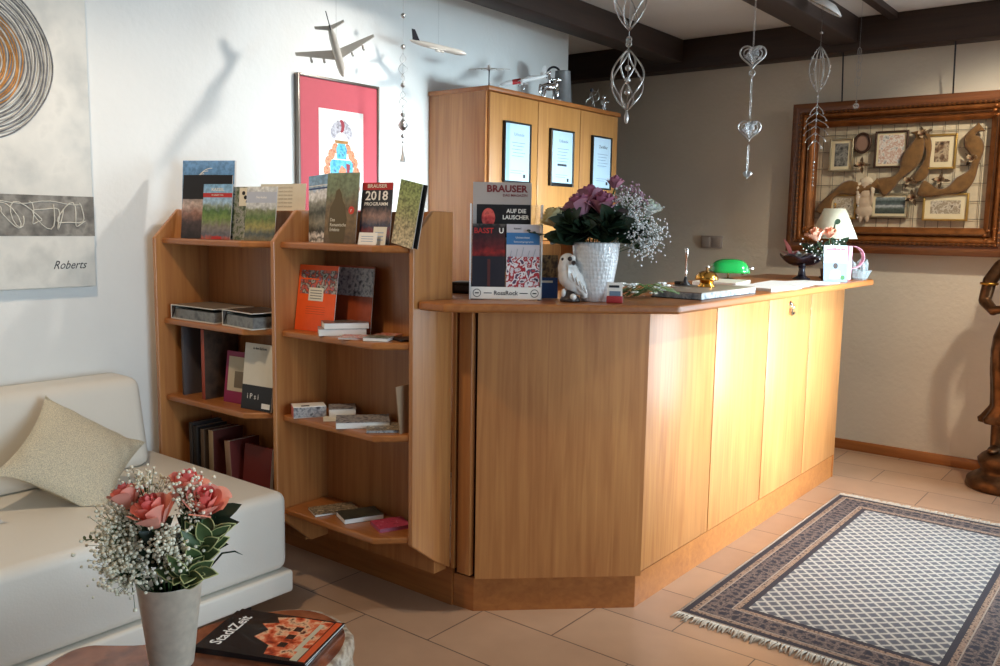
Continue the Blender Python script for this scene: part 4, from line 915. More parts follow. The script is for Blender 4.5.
# white vase with scale relief
def scalemat():
    m, N, L, b = base_mat('white embossed glaze'); b.inputs['Base Color'].default_value = (*s2l((224, 224, 224)), 1); b.inputs['Roughness'].default_value = .22; b.inputs['Coat Weight'].default_value = .4
    tc = N.new('ShaderNodeTexCoord'); mp = N.new('ShaderNodeMapping'); mp.inputs['Scale'].default_value = (1, 1, .75)
    vo = N.new('ShaderNodeTexVoronoi'); vo.inputs['Scale'].default_value = 95; vo.inputs['Randomness'].default_value = .35
    L.new(tc.outputs['Object'], mp.inputs['Vector']); L.new(mp.outputs['Vector'], vo.inputs['Vector'])
    bp = N.new('ShaderNodeBump'); bp.inputs['Strength'].default_value = .6; bp.inputs['Distance'].default_value = .004; bp.invert = True
    L.new(vo.outputs['Distance'], bp.inputs['Height']); L.new(bp.outputs['Normal'], b.inputs['Normal']); return m
WV = Vector((-1.625, 2.59, ZT))
wv = thing('flower_vase', 'white embossed vase of mixed flowers standing on the counter behind the bird', 'vase', WV)
g = G(); g.lathe([(0, 0), (.047, 0), (.05, .004), (.064, .06), (.077, .14), (.083, .20), (.082, .205), (.077, .2), (.06, .05), (.05, .01), (0, .01)], scalemat(), 48); part('body', g, wv)
g = G(); g.lathe([(0, .17), (.074, .17)], plain('dark flower foam', (38, 34, 30), .9), 24); part('flower_foam', g, wv)
def wp(r_, f_, z): return WV+RV*r_+FV*f_+Vector((0, 0, z))
MAUVE = [plain('dusky pink petal', (150, 82, 108), .55), plain('mauve petal', (176, 108, 134), .55), plain('pale mauve petal', (196, 138, 156), .55)]
CREAMF = [plain('cream petal', (226, 208, 150), .55), plain('butter petal', (236, 222, 172), .55)]
WHITEF = [plain('white petal inner', (222, 226, 208), .55), plain('white petal', (236, 238, 232), .55)]
B9 = 'flowers in the white counter vase'
rose('rose', wp(-.02, 0, .16), wp(.012, -.06, .335), .062, MAUVE, 'large dusky pink bloom in the middle front of the white vase', B9, (14, 4), 22)
rose('rose', wp(-.03, 0, .16), wp(-.065, -.035, .325), .066, MAUVE, 'wide dusky pink bloom left of the middle one in the white vase', B9, (10, -18), 22)
rose('rose', wp(.01, .01, .16), wp(.06, .0, .41), .036, MAUVE, 'mauve rose standing tallest over the white vase', B9, (4, 8), 16)
rose('rose', wp(-.02, .02, .16), wp(-.02, .05, .365), .056, MAUVE, 'dusky pink bloom rearmost in the white vase', B9, (-8, -6), 18)
rose('carnation', wp(-.04, 0, .16), wp(-.15, -.01, .285), .055, CREAMF, 'cream yellow carnation at the far left of the white vase', B9, (24, -26), 34)
rose('carnation', wp(.05, 0, .16), wp(.185, .02, .325), .044, WHITEF, 'white carnation at the far right of the white vase', B9, (16, 24), 32)
B10 = "baby's breath in the white counter vase"
gyps(wp(.02, -.02, .16), [wp(.10, -.02, .33), wp(.12, -.02, .28)], GYPW, "white baby's breath cloud right of the dusky pink blooms in the white vase", B10, 240, .046, .0038, 11)
gyps(wp(.04, -.01, .16), [wp(.19, -.01, .24), wp(.16, -.01, .2)], GYPW, "white baby's breath hanging low at the right of the white vase", B10, 220, .044, .0038, 12)
gyps(wp(.03, .02, .16), [wp(.12, .03, .38), wp(.15, .02, .35)], plain('pale mauve tiny blossoms', (188, 150, 164), .6), "pale mauve tiny blossoms standing high at the right of the white vase", B10, 60, .035, .004, 13)
B11 = 'leaf sprigs in the white counter vase'
DG = plain('dark bottle green leaf', (40, 58, 42), .35, noise=.25, coat=.2)
for k, (r0, r1, f1, z1, lb) in enumerate([(-.03, -.12, -.02, .21, 'dark leaves hanging over the left rim of the white vase'), (-.02, -.06, -.07, .25, 'dark leaves over the front left rim of the white vase'), (.0, .01, -.08, .25, 'dark leaves over the front rim of the white vase'), (.02, .06, -.06, .26, 'dark leaves over the front right rim of the white vase'), (.0, .0, .05, .30, 'dark leaves behind the dusky pink blooms'), (-.02, -.10, -.05, .27, 'dark leaves between the cream carnation and the dusky pink blooms'), (.02, .04, -.075, .285, 'dark leaves just below the middle dusky pink bloom'), (-.03, -.10, .03, .28, 'dark leaves beneath the cream yellow carnation'), (.04, .13, .03, .24, "dark leaves beneath the white baby's breath cloud")]):
    sprig('leaf_sprig', wp(r0, 0, .165), wp(r1, f1, z1), 15, DG, lb, B11, None, .085, .06, 20+k)
t = thing('twig', 'bare dark twig sticking out left of the white vase', 'twig', wp(-.04, 0, .17)); g = G(); v = wp(-.235, 0, .235)-wp(-.04, 0, .17)
g.tube([(0, 0, 0), v*.5+Vector((0, 0, .02)), v], .002, DG, 5); part('stem', g, t); g = G()
for q in (.6, .7, .8, .9, 1): g.ell(v*q+Vector((0, 0, .006)), (.009, .006, .005), DG, sub=1)
part('buds', g, t)
# small card stand with clip
cs = thing('card_clip', 'small red clip stand holding a white card at the foot of the white flower vase', 'card stand', (-1.535, 2.575, ZT), (0, 0, 30))
g = G(); g.box((0, 0, .012), (.055, .03, .024), plain('red lacquer clip', (170, 56, 60), .35), .003); part('clip', g, cs)
g = G(); g.b2(-.026, .026, -.004, -.002, .012, .07, PAPER, M=RX(-8)); g.b2(-.018, .02, -.0055, -.004, .02, .04, plain('blue grey card print', (110, 130, 150), .5), M=RX(-8)); g.b2(-.02, .015, -.0055, -.004, .052, .06, INK, M=RX(-8)); part('card', g, cs)
# lying sprig of white flowers
ls = thing('flower_sprig', 'sprig of small white flowers lying flat on the counter right of the vase', 'flower', (-1.585, 2.84, ZT), (0, 0, 36)); g = G(); h = G(); rnd = random.Random(5)
for k in range(12):
    a = rnd.uniform(-.5, .5); L_ = rnd.uniform(.1, .2); s0 = Vector((-.09+.015*k*.5, rnd.uniform(-.03, .03), .006))
    g.tube([s0, s0+Vector((L_*.5*cos(a), L_*.5*sin(a), .045)), s0+Vector((L_*cos(a), L_*sin(a), .016))], .0016, plain('fresh green stem', (96, 120, 70), .5), 5)
    leaf(g, s0, (cos(a*2), sin(a*2), .5), L_*.7, .018, plain('fresh green leaf', (92, 116, 74), .45), curl=.25)
part('stems', g, ls, kind='stuff')
for k in range(16):
    c = Vector((rnd.uniform(-.09, .1), rnd.uniform(-.035, .035), rnd.uniform(.015, .06)))
    for j in range(5): h.ell(c+Vector((.010*cos(j*1.257), .010*sin(j*1.257), 0)), (.009, .009, .004), WHITEF[1], sub=1)
part('blossoms', h, ls)
# guest book / board
MARB = blotch('grey marbled edge', [(96, 104, 112), (140, 148, 152), (176, 180, 180), (110, 116, 122)], 40, .35, .3)
gb = thing('guest_book', 'large flat guest book with grey marbled edges lying on the counter under the brass bell', 'book', (-1.475, 3.14, ZT)); 
g = G(); g.b2(-.1, .1, -.225, .27, .002, .024, MARB); part('pages', g, gb)
g = G(); g.b2(-.103, .103, -.228, .272, .024, .027, plain('taupe book cover', (150, 134, 116), .4, coat=.2), .001); g.b2(-.103, .103, -.228, .272, 0, .0025, BLK2); part('cover', g, gb)
ZB = ZT+.0275
bl = thing('call_bell', 'polished brass call bell on the marbled guest book', 'bell', (-1.50, 3.22, ZB))
g = G(); g.lathe([(0, 0), (.034, 0), (.034, .004), (.027, .012), (.027, .028), (.0, .028)], BRASS, 28); part('base', g, bl)
g = G(); g.lathe([(.044, .028), (.046, .031), (.043, .043), (.033, .056), (.018, .063), (0, .065)], BRASS, 32); part('dome', g, bl)
g = G(); g.lathe([(.005, .063), (.005, .075), (.010, .077), (.010, .083), (0, .085)], SILVER, 14); part('button', g, bl)
# pen on a stand
ps = thing('pen_stand', 'upright silver pen on a round dark base standing behind the brass bell', 'pen stand', (-1.74, 3.52, ZT))
g = G(); g.lathe([(0, 0), (.062, 0), (.062, .004), (.055, .008), (0, .009)], SILVER, 32); part('base', g, ps)
g = G(); g.lathe([(.024, .009), (.022, .014), (.010, .028), (.006, .045), (0, .046)], BLACK, 20); part('socket', g, ps)
g = G(); g.lathe([(.0045, .04), (.005, .06), (.0045, .13), (.008, .133), (.0085, .165), (.006, .172), (0, .174)], CHROME, 14); part('pen', g, ps)
g = G(); g.box((-.03, .01, .016), (.05, .02, .014), BLACK, .003); part('clip_box', g, ps)
# banker lamp
GREEN = plain('green glass lamp shade', (16, 122, 52), .12, coat=.8)
dl = thing('banker_lamp', 'small desk lamp with a green glass shade on the counter behind the papers', 'lamp', (-1.80, 4.12, ZT), (0, 0, 30))
g = G(); g.lathe([(0, 0), (.05, 0), (.05, .006), (.012, .014), (0, .014)], BRASS, 24, T(0, .05, 0)); part('base', g, dl)
g = G(); g.tube([(0, .05, .01), (0, .05, .06), (0, .03, .09)], .005, CHROME, 8); g.tube([(.06, -.01, .035), (.075, -.015, .062), (.115, -.02, .066)], .007, CHROME, 8); part('arm', g, dl)
g = G()
def shade(u, v):
    x = -.10+.2*u; k = max(0., 1-(abs(x)/.1)**3)**.5; a = pi*v; return (x, .0-.055*k*cos(a), .04+.07*k*sin(a)+(.0))
g.surf(shade, 25, 15, GREEN); o = part('shade', g, dl); sd = o.modifiers.new('thickness', 'SOLIDIFY'); sd.thickness = .003
# papers
B12 = 'papers on the counter'
flat('paper_sheets', 'stack of white paper lying frontmost between guest book and black bowl', 'paper', -1.46, 3.72, ZT, .21, .30, .012, -4, PAPER, PAPER, B12)
flat('paper_sheets', 'stack of white paper lying in the middle between guest book and black bowl', 'paper', -1.49, 4.05, ZT, .21, .30, .010, 6, PAPER, PAPER, B12)
flat('notepad', 'cream writing pad lying behind the white papers', 'notepad', -1.72, 3.86, ZT, .2, .30, .016, 10, CREAMP, PAPER, B12)
flat('paper_sheets', 'single curled white sheet lying nearest the black bowl', 'paper', -1.47, 4.33, ZT, .2, .22, .004, -12, PAPER, PAPER, B12)
# black pedestal bowl with petals
BB = Vector((-1.60, 4.58, ZT))
pb = thing('pedestal_bowl', 'black footed bowl with a wavy rim on the counter near the brown frame', 'bowl', BB)
DKB = plain('black purple ceramic', (34, 26, 36), .25, coat=.5)
g = G(); g.lathe([(0, 0), (.045, 0), (.046, .006), (.022, .018), (.016, .05), (.02, .072), (0, .074)], DKB, 28); part('foot', g, pb)
g = G()
def bowl(u, v):
    a = 2*pi*u; r = .02+.095*v**.7; return (r*cos(a), r*sin(a), .07+.055*v**1.8+.008*v*v*sin(6*a))
g.surf(bowl, 48, 8, DKB, closeu=True); o = part('bowl', g, pb); o.modifiers.new('thickness', 'SOLIDIFY').thickness = .004
PKP = [plain('pink white petal', (226, 186, 196), .5), plain('blush petal', (234, 160, 168), .5)]
for k, (x, y, z, a, lb) in enumerate([(-.05, -.02, .12, 20, 'pink lily bloom with one long petal standing up in the black footed bowl'), (.0, -.045, .118, 100, 'white lily bloom at the front of the black footed bowl'), (.05, .0, .12, 200, 'blush lily bloom at the right in the black footed bowl')]):
    t = thing('lily', lb, 'flower', BB+Vector((x, y, z-.01)), (0, 0, a), 'blooms in the black bowl'); g = G()
    for j in range(6): leaf(g, (0, 0, 0), (cos(j*1.05), sin(j*1.05), .6+.5*(j % 2)), .075, .034, PKP[(j+k) % 2] if k != 1 else WHITEF[1], curl=.3)
    if k == 0: leaf(g, (0, 0, 0), (-.35, -.3, 1.0), .12, .04, PKP[1], curl=.1)
    part('petals', g, t); g = G(); g.ell((0, 0, .01), .01, CREAMF[0], sub=1); part('flower_centre', g, t)
# brown pot with dark bouquet
PT = Vector((-1.475, 4.60, ZT))
pp = thing('flower_pot', 'small brown pot of peach roses right of the black footed bowl', 'pot', PT)
g = G(); g.lathe([(0, 0), (.028, 0), (.036, .06), (.038, .062), (.034, .06), (.027, .006), (0, .006)], plain('brown glazed pot', (92, 64, 44), .35, coat=.3), 24); part('body', g, pp)
g = G(); g.lathe([(0, .05), (.033, .05)], plain('dark flower foam', (38, 34, 30), .9), 16); part('flower_foam', g, pp)
def pv(r_, f_, z): return PT+RV*r_+FV*f_+Vector((0, 0, z))
PEACH = [plain('apricot petal', (226, 150, 116), .55), plain('peach petal', (240, 184, 156), .55)]
rose('rose', pv(0, 0, .05), pv(-.085, -.05, .235), .055, PEACH, 'large peach rose left in the small brown pot', 'peach roses in the brown pot', (16, -8), 18)
rose('rose', pv(0, 0, .05), pv(-.02, -.06, .245), .045, PEACH, 'smaller peach rose right in the small brown pot', 'peach roses in the brown pot', (14, 14), 16)
for k, (r_, z, lb) in enumerate([(-.10, .17, 'dark leaves left below the peach roses'), (-.02, .16, 'dark leaves in the middle below the peach roses'), (.05, .19, 'dark leaves right of the peach roses'), (.02, .29, 'dark leaf sprig rising over the cream lamp shade')]): sprig('leaf_sprig', pv(0, 0, .05), pv(r_, -.01, z), 12 if k < 3 else 4, DG, lb, 'leaf sprigs in the brown pot', None, .065, .032, 40+k)
gyps(pv(.01, -.01, .06), [pv(-.09, -.06, .16), pv(.01, -.05, .16)], GYPW, "tiny white blossoms among the dark leaves of the brown pot", None, 35, .05, .004, 44)
# cream table lamp
tl = thing('table_lamp', 'table lamp with a cream cone shade at the far end of the counter', 'lamp', (-1.535, 4.85, ZT))
g = G(); g.lathe([(0, 0), (.06, 0), (.06, .008), (.02, .02), (.012, .06), (.022, .11), (.01, .17), (.006, .3), (0, .3)], plain('dark lamp base', (60, 46, 36), .35), 24); part('base', g, tl)
g = G(); g.lathe([(.122, .215), (.125, .215), (.056, .375), (.053, .375)], plain('cream parchment shade', (226, 218, 190), .7), 36); part('lamp_shade', g, tl)
g = G(); g.tube([(0, 0, .29), (0, 0, .40)], .003, BRASS, 6); g.ell((0, 0, .40), .007, BRASS); part('finial', g, tl)
# standing card
def ex_c1(g, w, h, y):
    PB_ = plain('pale blue photo print', (128, 152, 172), .5)
    patch(g, -w*.5, w*.5, 0, h*.52, y, PB_); patch(g, -w*.4, w*.4, h*.86, h*.92, y, plain('rose title print', (186, 110, 120), .5))
    for k in range(3): patch(g, -w*.4, w*(.35-.1*k), h*(.62+.07*k), h*(.64+.07*k), y, plain('grey text lines', (120, 118, 112), .5))
    g.prism([(.012*cos(t), h*.44+.015*sin(t)) for t in [2*pi*i/12 for i in range(12)]], .0012, plain('dark hair print', (60, 48, 44), .5), M=T(0, y, 0) @ WF)
    g.prism([(-.03, h*.1), (.03, h*.1), (.022, h*.3), (.0, h*.35), (-.022, h*.3)], .001, PAPER, M=T(0, y, 0) @ WF)
    g.prism([(.035+.012*cos(t), h*.12+.012*sin(t)) for t in [2*pi*i/12 for i in range(12)]], .0014, plain('green seal print', (60, 110, 60), .5), M=T(0, y, 0) @ WF)
leaflet('display_card', 'white standing card with a small figure and green seal at the far counter end', 'card', (-1.40, 4.50, ZT), .118, .185, plain('bluish white card', (178, 190, 198), .5), 8, 36, th=.003, extra=ex_c1)
bw = thing('satin_bow', 'pink satin bow behind the white standing card', 'bow', (-1.41, 4.72, ZT), (0, 0, 38)); PINKS2 = plain('pink satin', (232, 170, 190), .3, sheen=.5)
for s in (-1, 1):
    g = G(); g.surf(lambda u, v: (s*(.015+.065*sin(pi*u)), -.02+.04*v, .10+.06*cos(pi*u*1.0)*1.0+.02), 14, 4, PINKS2); o = part('loop', g, bw); o.modifiers.new('thickness', 'SOLIDIFY').thickness = .003
g = G(); g.box((0, 0, .09), (.03, .05, .18), PINKS2, .01); part('ribbon_tail', g, bw)
GLS = base_mat('pale blue cut glass')
def cg_():
    m, N, L, b = GLS; b.inputs['Base Color'].default_value = (.8, .9, .93, 1); b.inputs['Roughness'].default_value = .06; b.inputs['Transmission Weight'].default_value = .75; b.inputs['IOR'].default_value = 1.35; return m
GLS = cg_()
t = thing('glass_dish', 'pale blue cut glass dish with spikes at the very end of the counter', 'dish', (-1.40, 4.86, ZT), (0, 0, 20)); g = G(); g.lathe([(0, 0), (.05, 0), (.075, .05), (.07, .05), (.046, .008), (0, .008)], GLS, 16, smooth=False); part('dish', g, t)
for k in range(7):
    g = G(); a = k*.9; g.lathe([(0, 0), (.012, .004), (.013, .06), (0, .085)], GLS, 6, T(.04*cos(a), .04*sin(a), .03) @ RZ(57*k) @ RX(20), smooth=False); part('crystal_spike', g, t)
# ------------------------------------------------------------------ certificates on the cabinet doors
CERT = plain('pale blue certificate paper', (184, 204, 216), .4); CTX = plain('grey blue certificate text', (120, 140, 160), .5); CSTR = plain('light blue certificate stripe', (150, 190, 206), .5)
for k, (ya, yb, lb) in enumerate([(3.73, 3.97, 'black framed certificate with a pale blue left stripe on the left cabinet door'), (4.16, 4.40, 'framed certificate with a dark centre bar on the middle cabinet door'), (4.605, 4.83, 'black framed certificate with a tree emblem on the right cabinet door')]):
    t = thing('framed_certificate', lb, 'certificate', (XC+.001, (ya+yb)/2, 1.628), group='certificates on the cabinet doors'); w = (yb-ya)/2; h = .325
    g = G(WL); f_ = .010
    for q in ((-w, -w+f_, 0, h), (w-f_, w, 0, h), (-w+f_, w-f_, 0, f_*(2 if k == 1 else 1)), (-w+f_, w-f_, h-f_, h)): g.b2(*q, 0, .018, BLACK, .001)
    if k == 1: g.b2(-w+.0, -w+f_+.003, 0, h-.01, .017, .0185, SILVER); g.b2(w-f_-.003, w, 0, h-.01, .017, .0185, SILVER)
    part('frame', g, t)
    g = G(WL); g.b2(-w+f_, w-f_, f_, h-f_, .003, .012, CERT); z = .0122
    def bar(x0, x1, y0, y1, m): g.b2(x0, x1, y0, y1, .0115, z, m)
    if k == 0: bar(-w+f_+.012, -w+f_+.04, f_, h-f_, CSTR)
    g.text(['Urkunde', 'Urkunde', 'Zertifikat'][k], .026, CTX if k < 2 else INK, T(.015, h*.80, .0122), sx=1)
    for j in range(5): bar(-.05+.01*(j % 2), .07-.012*(j % 3), h*(.66-.055*j), h*(.67-.055*j), CTX)
    if k == 1: bar(-.045, .05, h*.36, h*.4, INK)
    if k == 2:
        for j in range(4): bar(-.035+.008*j, .035-.008*j, h*(.42+.04*j), h*(.425+.04*j), CSTR)
    for j in range(2): bar(-.06, .06-.02*j, h*(.20-.04*j), h*(.208-.04*j), CTX)
    bar(.055, .075, h*.09, h*.15, INK); part('certificate_sheet', g, t)
# ------------------------------------------------------------------ things on the tall cabinet
ZK = 2.1203
tk = thing('pewter_tankard', 'grey pewter tankard with a dark ring handle on the tall cabinet', 'tankard', (-3.08, 4.475, ZK), (0, 0, -52))
PEW = plain('grey pewter', (132, 132, 132), .55, .5, noise=.1)
g = G(); g.lathe([(0, 0), (.062, 0), (.064, .01), (.058, .02), (.05, .14), (.046, .2), (.048, .205), (.043, .2), (.04, .02), (0, .02)], PEW, 32); part('body', g, tk)
g = G(); g.tube([(0, -.055-.04*sin(t), .185-.045*cos(t)) for t in [2*pi*i/22 for i in range(22)]], .007, AIRD, 8, True); part('handle', g, tk, 'dark ring handle')
g = G(); g.prism([(.012*cos(t), .018*sin(t)) for t in [2*pi*i/14 for i in range(14)]], .002, AIRD, M=T(0, .048, .115) @ RX(-88)); part('emblem', g, tk)
def figure_mesh(parts, mat, name, parent, vox=.003):
    g = G()
    for c, r in parts: g.ell(c, r, mat, sub=2)
    o = part(name, g, parent); md = o.modifiers.new('fuse', 'REMESH'); md.mode = 'VOXEL'; md.voxel_size = vox; md.use_smooth_shade = True; return o
st = thing('silver_horse_figurine', 'shiny silver horse and rider figurine on the tall cabinet left of the tankard', 'figurine', (-3.0, 4.22, ZK), (0, 0, 60))
figure_mesh([((0, 0, .075), (.05, .02, .022)), ((.045, 0, .095), (.018, .012, .03)), ((.062, 0, .12), (.024, .009, .011)), ((.035, .012, .035), (.008, .007, .036)), ((.05, -.012, .045), (.012, .007, .03)), ((-.035, .012, .035), (.009, .008, .036)), ((-.03, -.012, .035), (.009, .008, .036)), ((-.055, 0, .06), (.012, .006, .03)), ((0, 0, .115), (.013, .013, .03)), ((.002, 0, .152), (.011, .011, .013)), ((.025, 0, .12), (.026, .007, .007))], CHROME, 'body', st)
g = G(); g.b2(-.06, .07, -.025, .025, 0, .004, SILVER, .001); part('base', g, st)
sg = thing('wire_figurine', 'thin dark wire figurine right of the pewter tankard on the tall cabinet', 'figurine', (-2.99, 4.66, ZK), (0, 0, 40)); g = G()
g.tube([(0, 0, 0), (.012, 0, .05), (0, 0, .1)], .003, SILVER, 6); g.tube([(0, 0, .07), (.03, .01, .09), (.045, .01, .12)], .0025, SILVER, 6); g.tube([(0, 0, .07), (-.03, .01, .05), (-.035, .0, .02)], .0025, SILVER, 6); g.tube([(.012, 0, .05), (.025, .01, .0)], .003, SILVER, 6); part('body', g, sg)
g = G(); g.tube([(.02+.03*cos(t), .005, .075+.03*sin(t)) for t in [2*pi*i/18 for i in range(18)]], .002, SILVER, 5, True); part('hoop', g, sg); g = G(); g.ell((0, 0, .112), .012, AIRD); part('head', g, sg)
sm2 = thing('silver_figurine', 'small silver figurine at the far front corner of the tall cabinet', 'figurine', (-2.985, 4.80, ZK), (0, 0, 40))
figure_mesh([((0, 0, .045), (.012, .011, .03)), ((-.006, 0, .02), (.008, .008, .022)), ((.008, 0, .02), (.007, .008, .022)), ((0, 0, .085), (.012, .012, .014)), ((.014, 0, .055), (.016, .006, .007)), ((-.014, -.004, .05), (.008, .006, .018))], CHROME, 'body', sm2)
g = G(); g.ell((.028, 0, .062), .007, AIRD); part('ball', g, sm2)
# ------------------------------------------------------------------ wall switch
t = thing('wall_switch', 'pale double switch plate on the shaded back wall above the counter', 'switch', (-2.63, YB-.001, 1.305)); g = G(); g.box((0, -.006, 0), (.16, .011, .085), plain('taupe switch plate', (168, 156, 146), .5), .003); part('plate', g, t)
for s in (-1, 1): g = G(); g.box((s*.04, -.0135, 0), (.062, .006, .065), plain('taupe switch plate', (168, 156, 146), .5), .002, M=RX(3)); part('rocker', g, t)
# ------------------------------------------------------------------ big frame on the back wall
BFW = wood('brown gilded frame wood', (96, 56, 32), (140, 84, 46), 'x', .35, .3); GILT = plain('worn copper gilding', (150, 92, 46), .38, .55, noise=.3, nscale=18, bump=.2, bscale=60); GILD = plain('dark gilding', (104, 66, 38), .4, .5, noise=.3, nscale=40)
FX0, FX1, FZ0, FZ1 = -2.075, -.80, 1.262, 2.19; OX0, OX1, OZ0, OZ1 = -1.925, -.95, 1.425, 2.04
FC = ((FX0+FX1)/2, 5.66, (FZ0+FZ1)/2)
bf = thing('picture_collage', 'large brown and gilt display frame of pictures and cloth on the back wall', 'picture frame', FC); M = T(-FC[0], -FC[1], -FC[2])
def ringm(g, k0, k1, y0, y1, m, bev=.004):
    """mitred frame strip between fractions k0..k1 from the outer edge to the opening; front from y0 (outer) to y1 (inner)"""
    def cor(k): return [(FX0+(OX0-FX0)*k, FZ0+(OZ0-FZ0)*k), (FX1+(OX1-FX1)*k, FZ0+(OZ0-FZ0)*k), (FX1+(OX1-FX1)*k, FZ1+(OZ1-FZ1)*k), (FX0+(OX0-FX0)*k, FZ1+(OZ1-FZ1)*k)]
    a, b = cor(k0), cor(k1)
    for i in range(4):
        j = (i+1) % 4; n = 5; vs = []
        for q in range(n+1):
            t = q/n; bulge = (y1-y0)*t-bev*sin(pi*t)
            for e in (i, j): p = (a[e][0]*(1-t)+b[e][0]*t, y0+bulge, a[e][1]*(1-t)+b[e][1]*t); vs.append(p)
        vs += [(a[i][0], 5.70, a[i][1]), (a[j][0], 5.70, a[j][1]), (b[i][0], 5.70, b[i][1]), (b[j][0], 5.70, b[j][1])]
        fs = [(2*q, 2*q+1, 2*q+3, 2*q+2) for q in range(n)]+[(0, 1, 2*n+3, 2*n+2), (2*n, 2*n+1, 2*n+5, 2*n+4)]
        g.add(vs, fs, m, False)
g = G(M); ringm(g, 0, .36, 5.612, 5.60, BFW, .006); part('outer_moulding', g, bf)
g = G(M); ringm(g, .36, .46, 5.592, 5.592, GILD, .010); ringm(g, .46, .70, 5.60, 5.62, GILT, .012); ringm(g, .70, .78, 5.605, 5.605, GILD, .008); ringm(g, .78, 1.0, 5.618, 5.645, GILT, .006); part('inner_moulding', g, bf)
for (cx, cz) in ((OX0, OZ0), (OX1, OZ0), (OX0, OZ1), (OX1, OZ1)):
    sx_ = -1 if cx == OX0 else 1; sz_ = -1 if cz == OZ0 else 1
    g = G(M)
    for k in range(9):
        a = k*.7; r = .012+.045*(k/8); g.ell((cx+sx_*(.055+r*cos(a)), 5.602, cz+sz_*(.055+r*sin(a))), (.016, .008, .012), GILT, sub=1)
    part('corner_ornament', g, bf)
g = G(M)
for side in range(4):
    n = 44 if side < 2 else 28
    for k in range(n):
        q = (k+.5)/n; kk = .41
        x0_, x1_, z0_, z1_ = FX0+(OX0-FX0)*kk, FX1+(OX1-FX1)*kk, FZ0+(OZ0-FZ0)*kk, FZ1+(OZ1-FZ1)*kk
        p = [(x0_+(x1_-x0_)*q, z0_), (x0_+(x1_-x0_)*q, z1_), (x0_, z0_+(z1_-z0_)*q), (x1_, z0_+(z1_-z0_)*q)][side]
        g.ell((p[0], 5.588, p[1]), (.011, .006, .009), GILT, sub=1)
part('beading', g, bf)
LIN = plain('cream linen backing', (214, 200, 172), .9, noise=.06, nscale=40)
g = G(M); g.b2(OX0-.01, OX1+.01, 5.688, 5.695, OZ0-.01, OZ1+.01, LIN); part('backing', g, bf)
g = G(M); WIR = plain('grey wire grid', (120, 110, 96), .4, .6)
for k in range(14): x = OX0+(OX1-OX0)*(k+.5)/14; g.tube([(x, 5.672, OZ0-.005), (x, 5.672, OZ1+.005)], .0018, WIR, 5)
for k in range(6): z = OZ0+(OZ1-OZ0)*(k+.5)/6; g.tube([(OX0-.005, 5.6755, z), (OX1+.005, 5.6755, z)], .0018, WIR, 5)
part('wire_grid', g, bf)
g = G(M)
for x in (-1.775, -1.155): g.tube([(x, 5.615, FZ1-.01), (x, 5.58, 2.476)], .005, AIRD, 6)
part('hanging_rods', g, bf)
YP = 5.668
FS = plain('worn silver gilt frame', (170, 158, 130), .35, .7); FGD = plain('yellow gilt frame', (190, 154, 84), .35, .7); FBR = plain('dark bronze frame', (74, 52, 40), .4, .4)
PH1 = blotch('grey portrait photograph', [(60, 60, 58), (110, 108, 100), (150, 146, 136), (80, 80, 74)], 35); PH2 = blotch('watercolour figures print', [(220, 214, 204), (190, 150, 130), (226, 220, 210), (150, 150, 150)], 45); PH3 = blotch('sepia portrait print', [(52, 38, 30), (120, 92, 66), (190, 170, 140), (70, 54, 44)], 30); PH4 = bands('lake view photograph', [(0, (60, 66, 60)), (.3, (80, 90, 80)), (.48, (180, 186, 186)), (.55, (90, 100, 100)), (.75, (70, 84, 80)), (1, (150, 160, 160))], nscale=6)
PH5 = blotch('pale family photograph', [(196, 184, 160), (150, 134, 110), (214, 204, 184), (120, 106, 88)], 40)
MATC = plain('cream picture mount', (226, 212, 176), .6)
def framed(label, x0, x1, z0, z1, fm, pm, mt=.014, fw_=.012, cat='small picture'):
    t = thing('small_framed_picture', label, cat, ((x0+x1)/2, YP, (z0+z1)/2), group='small pictures in the display frame'); w, h = (x1-x0)/2, (z1-z0)/2
    MW = WF; g = G(MW)
    for q in ((-w, -w+fw_, -h, h), (w-fw_, w, -h, h), (-w+fw_, w-fw_, -h, -h+fw_), (-w+fw_, w-fw_, h-fw_, h)): g.b2(*q, 0, .02, fm, .003)
    part('frame', g, t); g = G(MW); g.b2(-w+fw_, w-fw_, -h+fw_, h-fw_, .002, .008, MATC); part('mount', g, t)
    g = G(MW); g.b2(-w+fw_+mt, w-fw_-mt, -h+fw_+mt, h-fw_-mt, .008, .009, pm); part('picture', g, t); return t
framed('small gilt framed grey portrait at the upper left inside the display frame', -1.845, -1.70, 1.765, 1.97, FS, PH1, .02)
framed('small framed drawing of figures, the top middle picture inside the display frame', -1.575, -1.385, 1.78, 2.0, FBR, PH2, .012)
framed('small yellow gilt framed sepia portrait at the upper right inside the display frame', -1.28, -1.12, 1.765, 1.968, FGD, PH3, .03)
framed('small gilt framed pale landscape at the lower left inside the display frame', -1.825, -1.66, 1.47, 1.625, FGD, PH5, .012)
framed('small gilt framed lake photograph, the bottom middle picture inside the display frame', -1.575, -1.353, 1.48, 1.63, FS, PH4, .014)
framed('small gilt framed family photograph at the lower right inside the display frame', -1.28, -1.035, 1.465, 1.626, FGD, PH5, .03)
t = thing('oval_framed_miniature', 'dark oval framed miniature left of the top middle picture in the display frame', 'small picture', (-1.65, YP, 1.935)); 
S_ = Matrix.Diagonal((.05, .06, 1, 1))
g = G(WF); g.tube([(.046*cos(a), .056*sin(a), .008) for a in [2*pi*i/32 for i in range(32)]], .009, FBR, 8, True); part('frame', g, t); g = G(WF); g.prism([(.044*cos(a), .054*sin(a)) for a in [2*pi*i/32 for i in range(32)]], .006, plain('brown miniature', (150, 118, 100), .5)); part('picture', g, t)
CLO = plain('tan gathered cloth', (118, 84, 44), .9, noise=.25, nscale=30, sheen=.3)
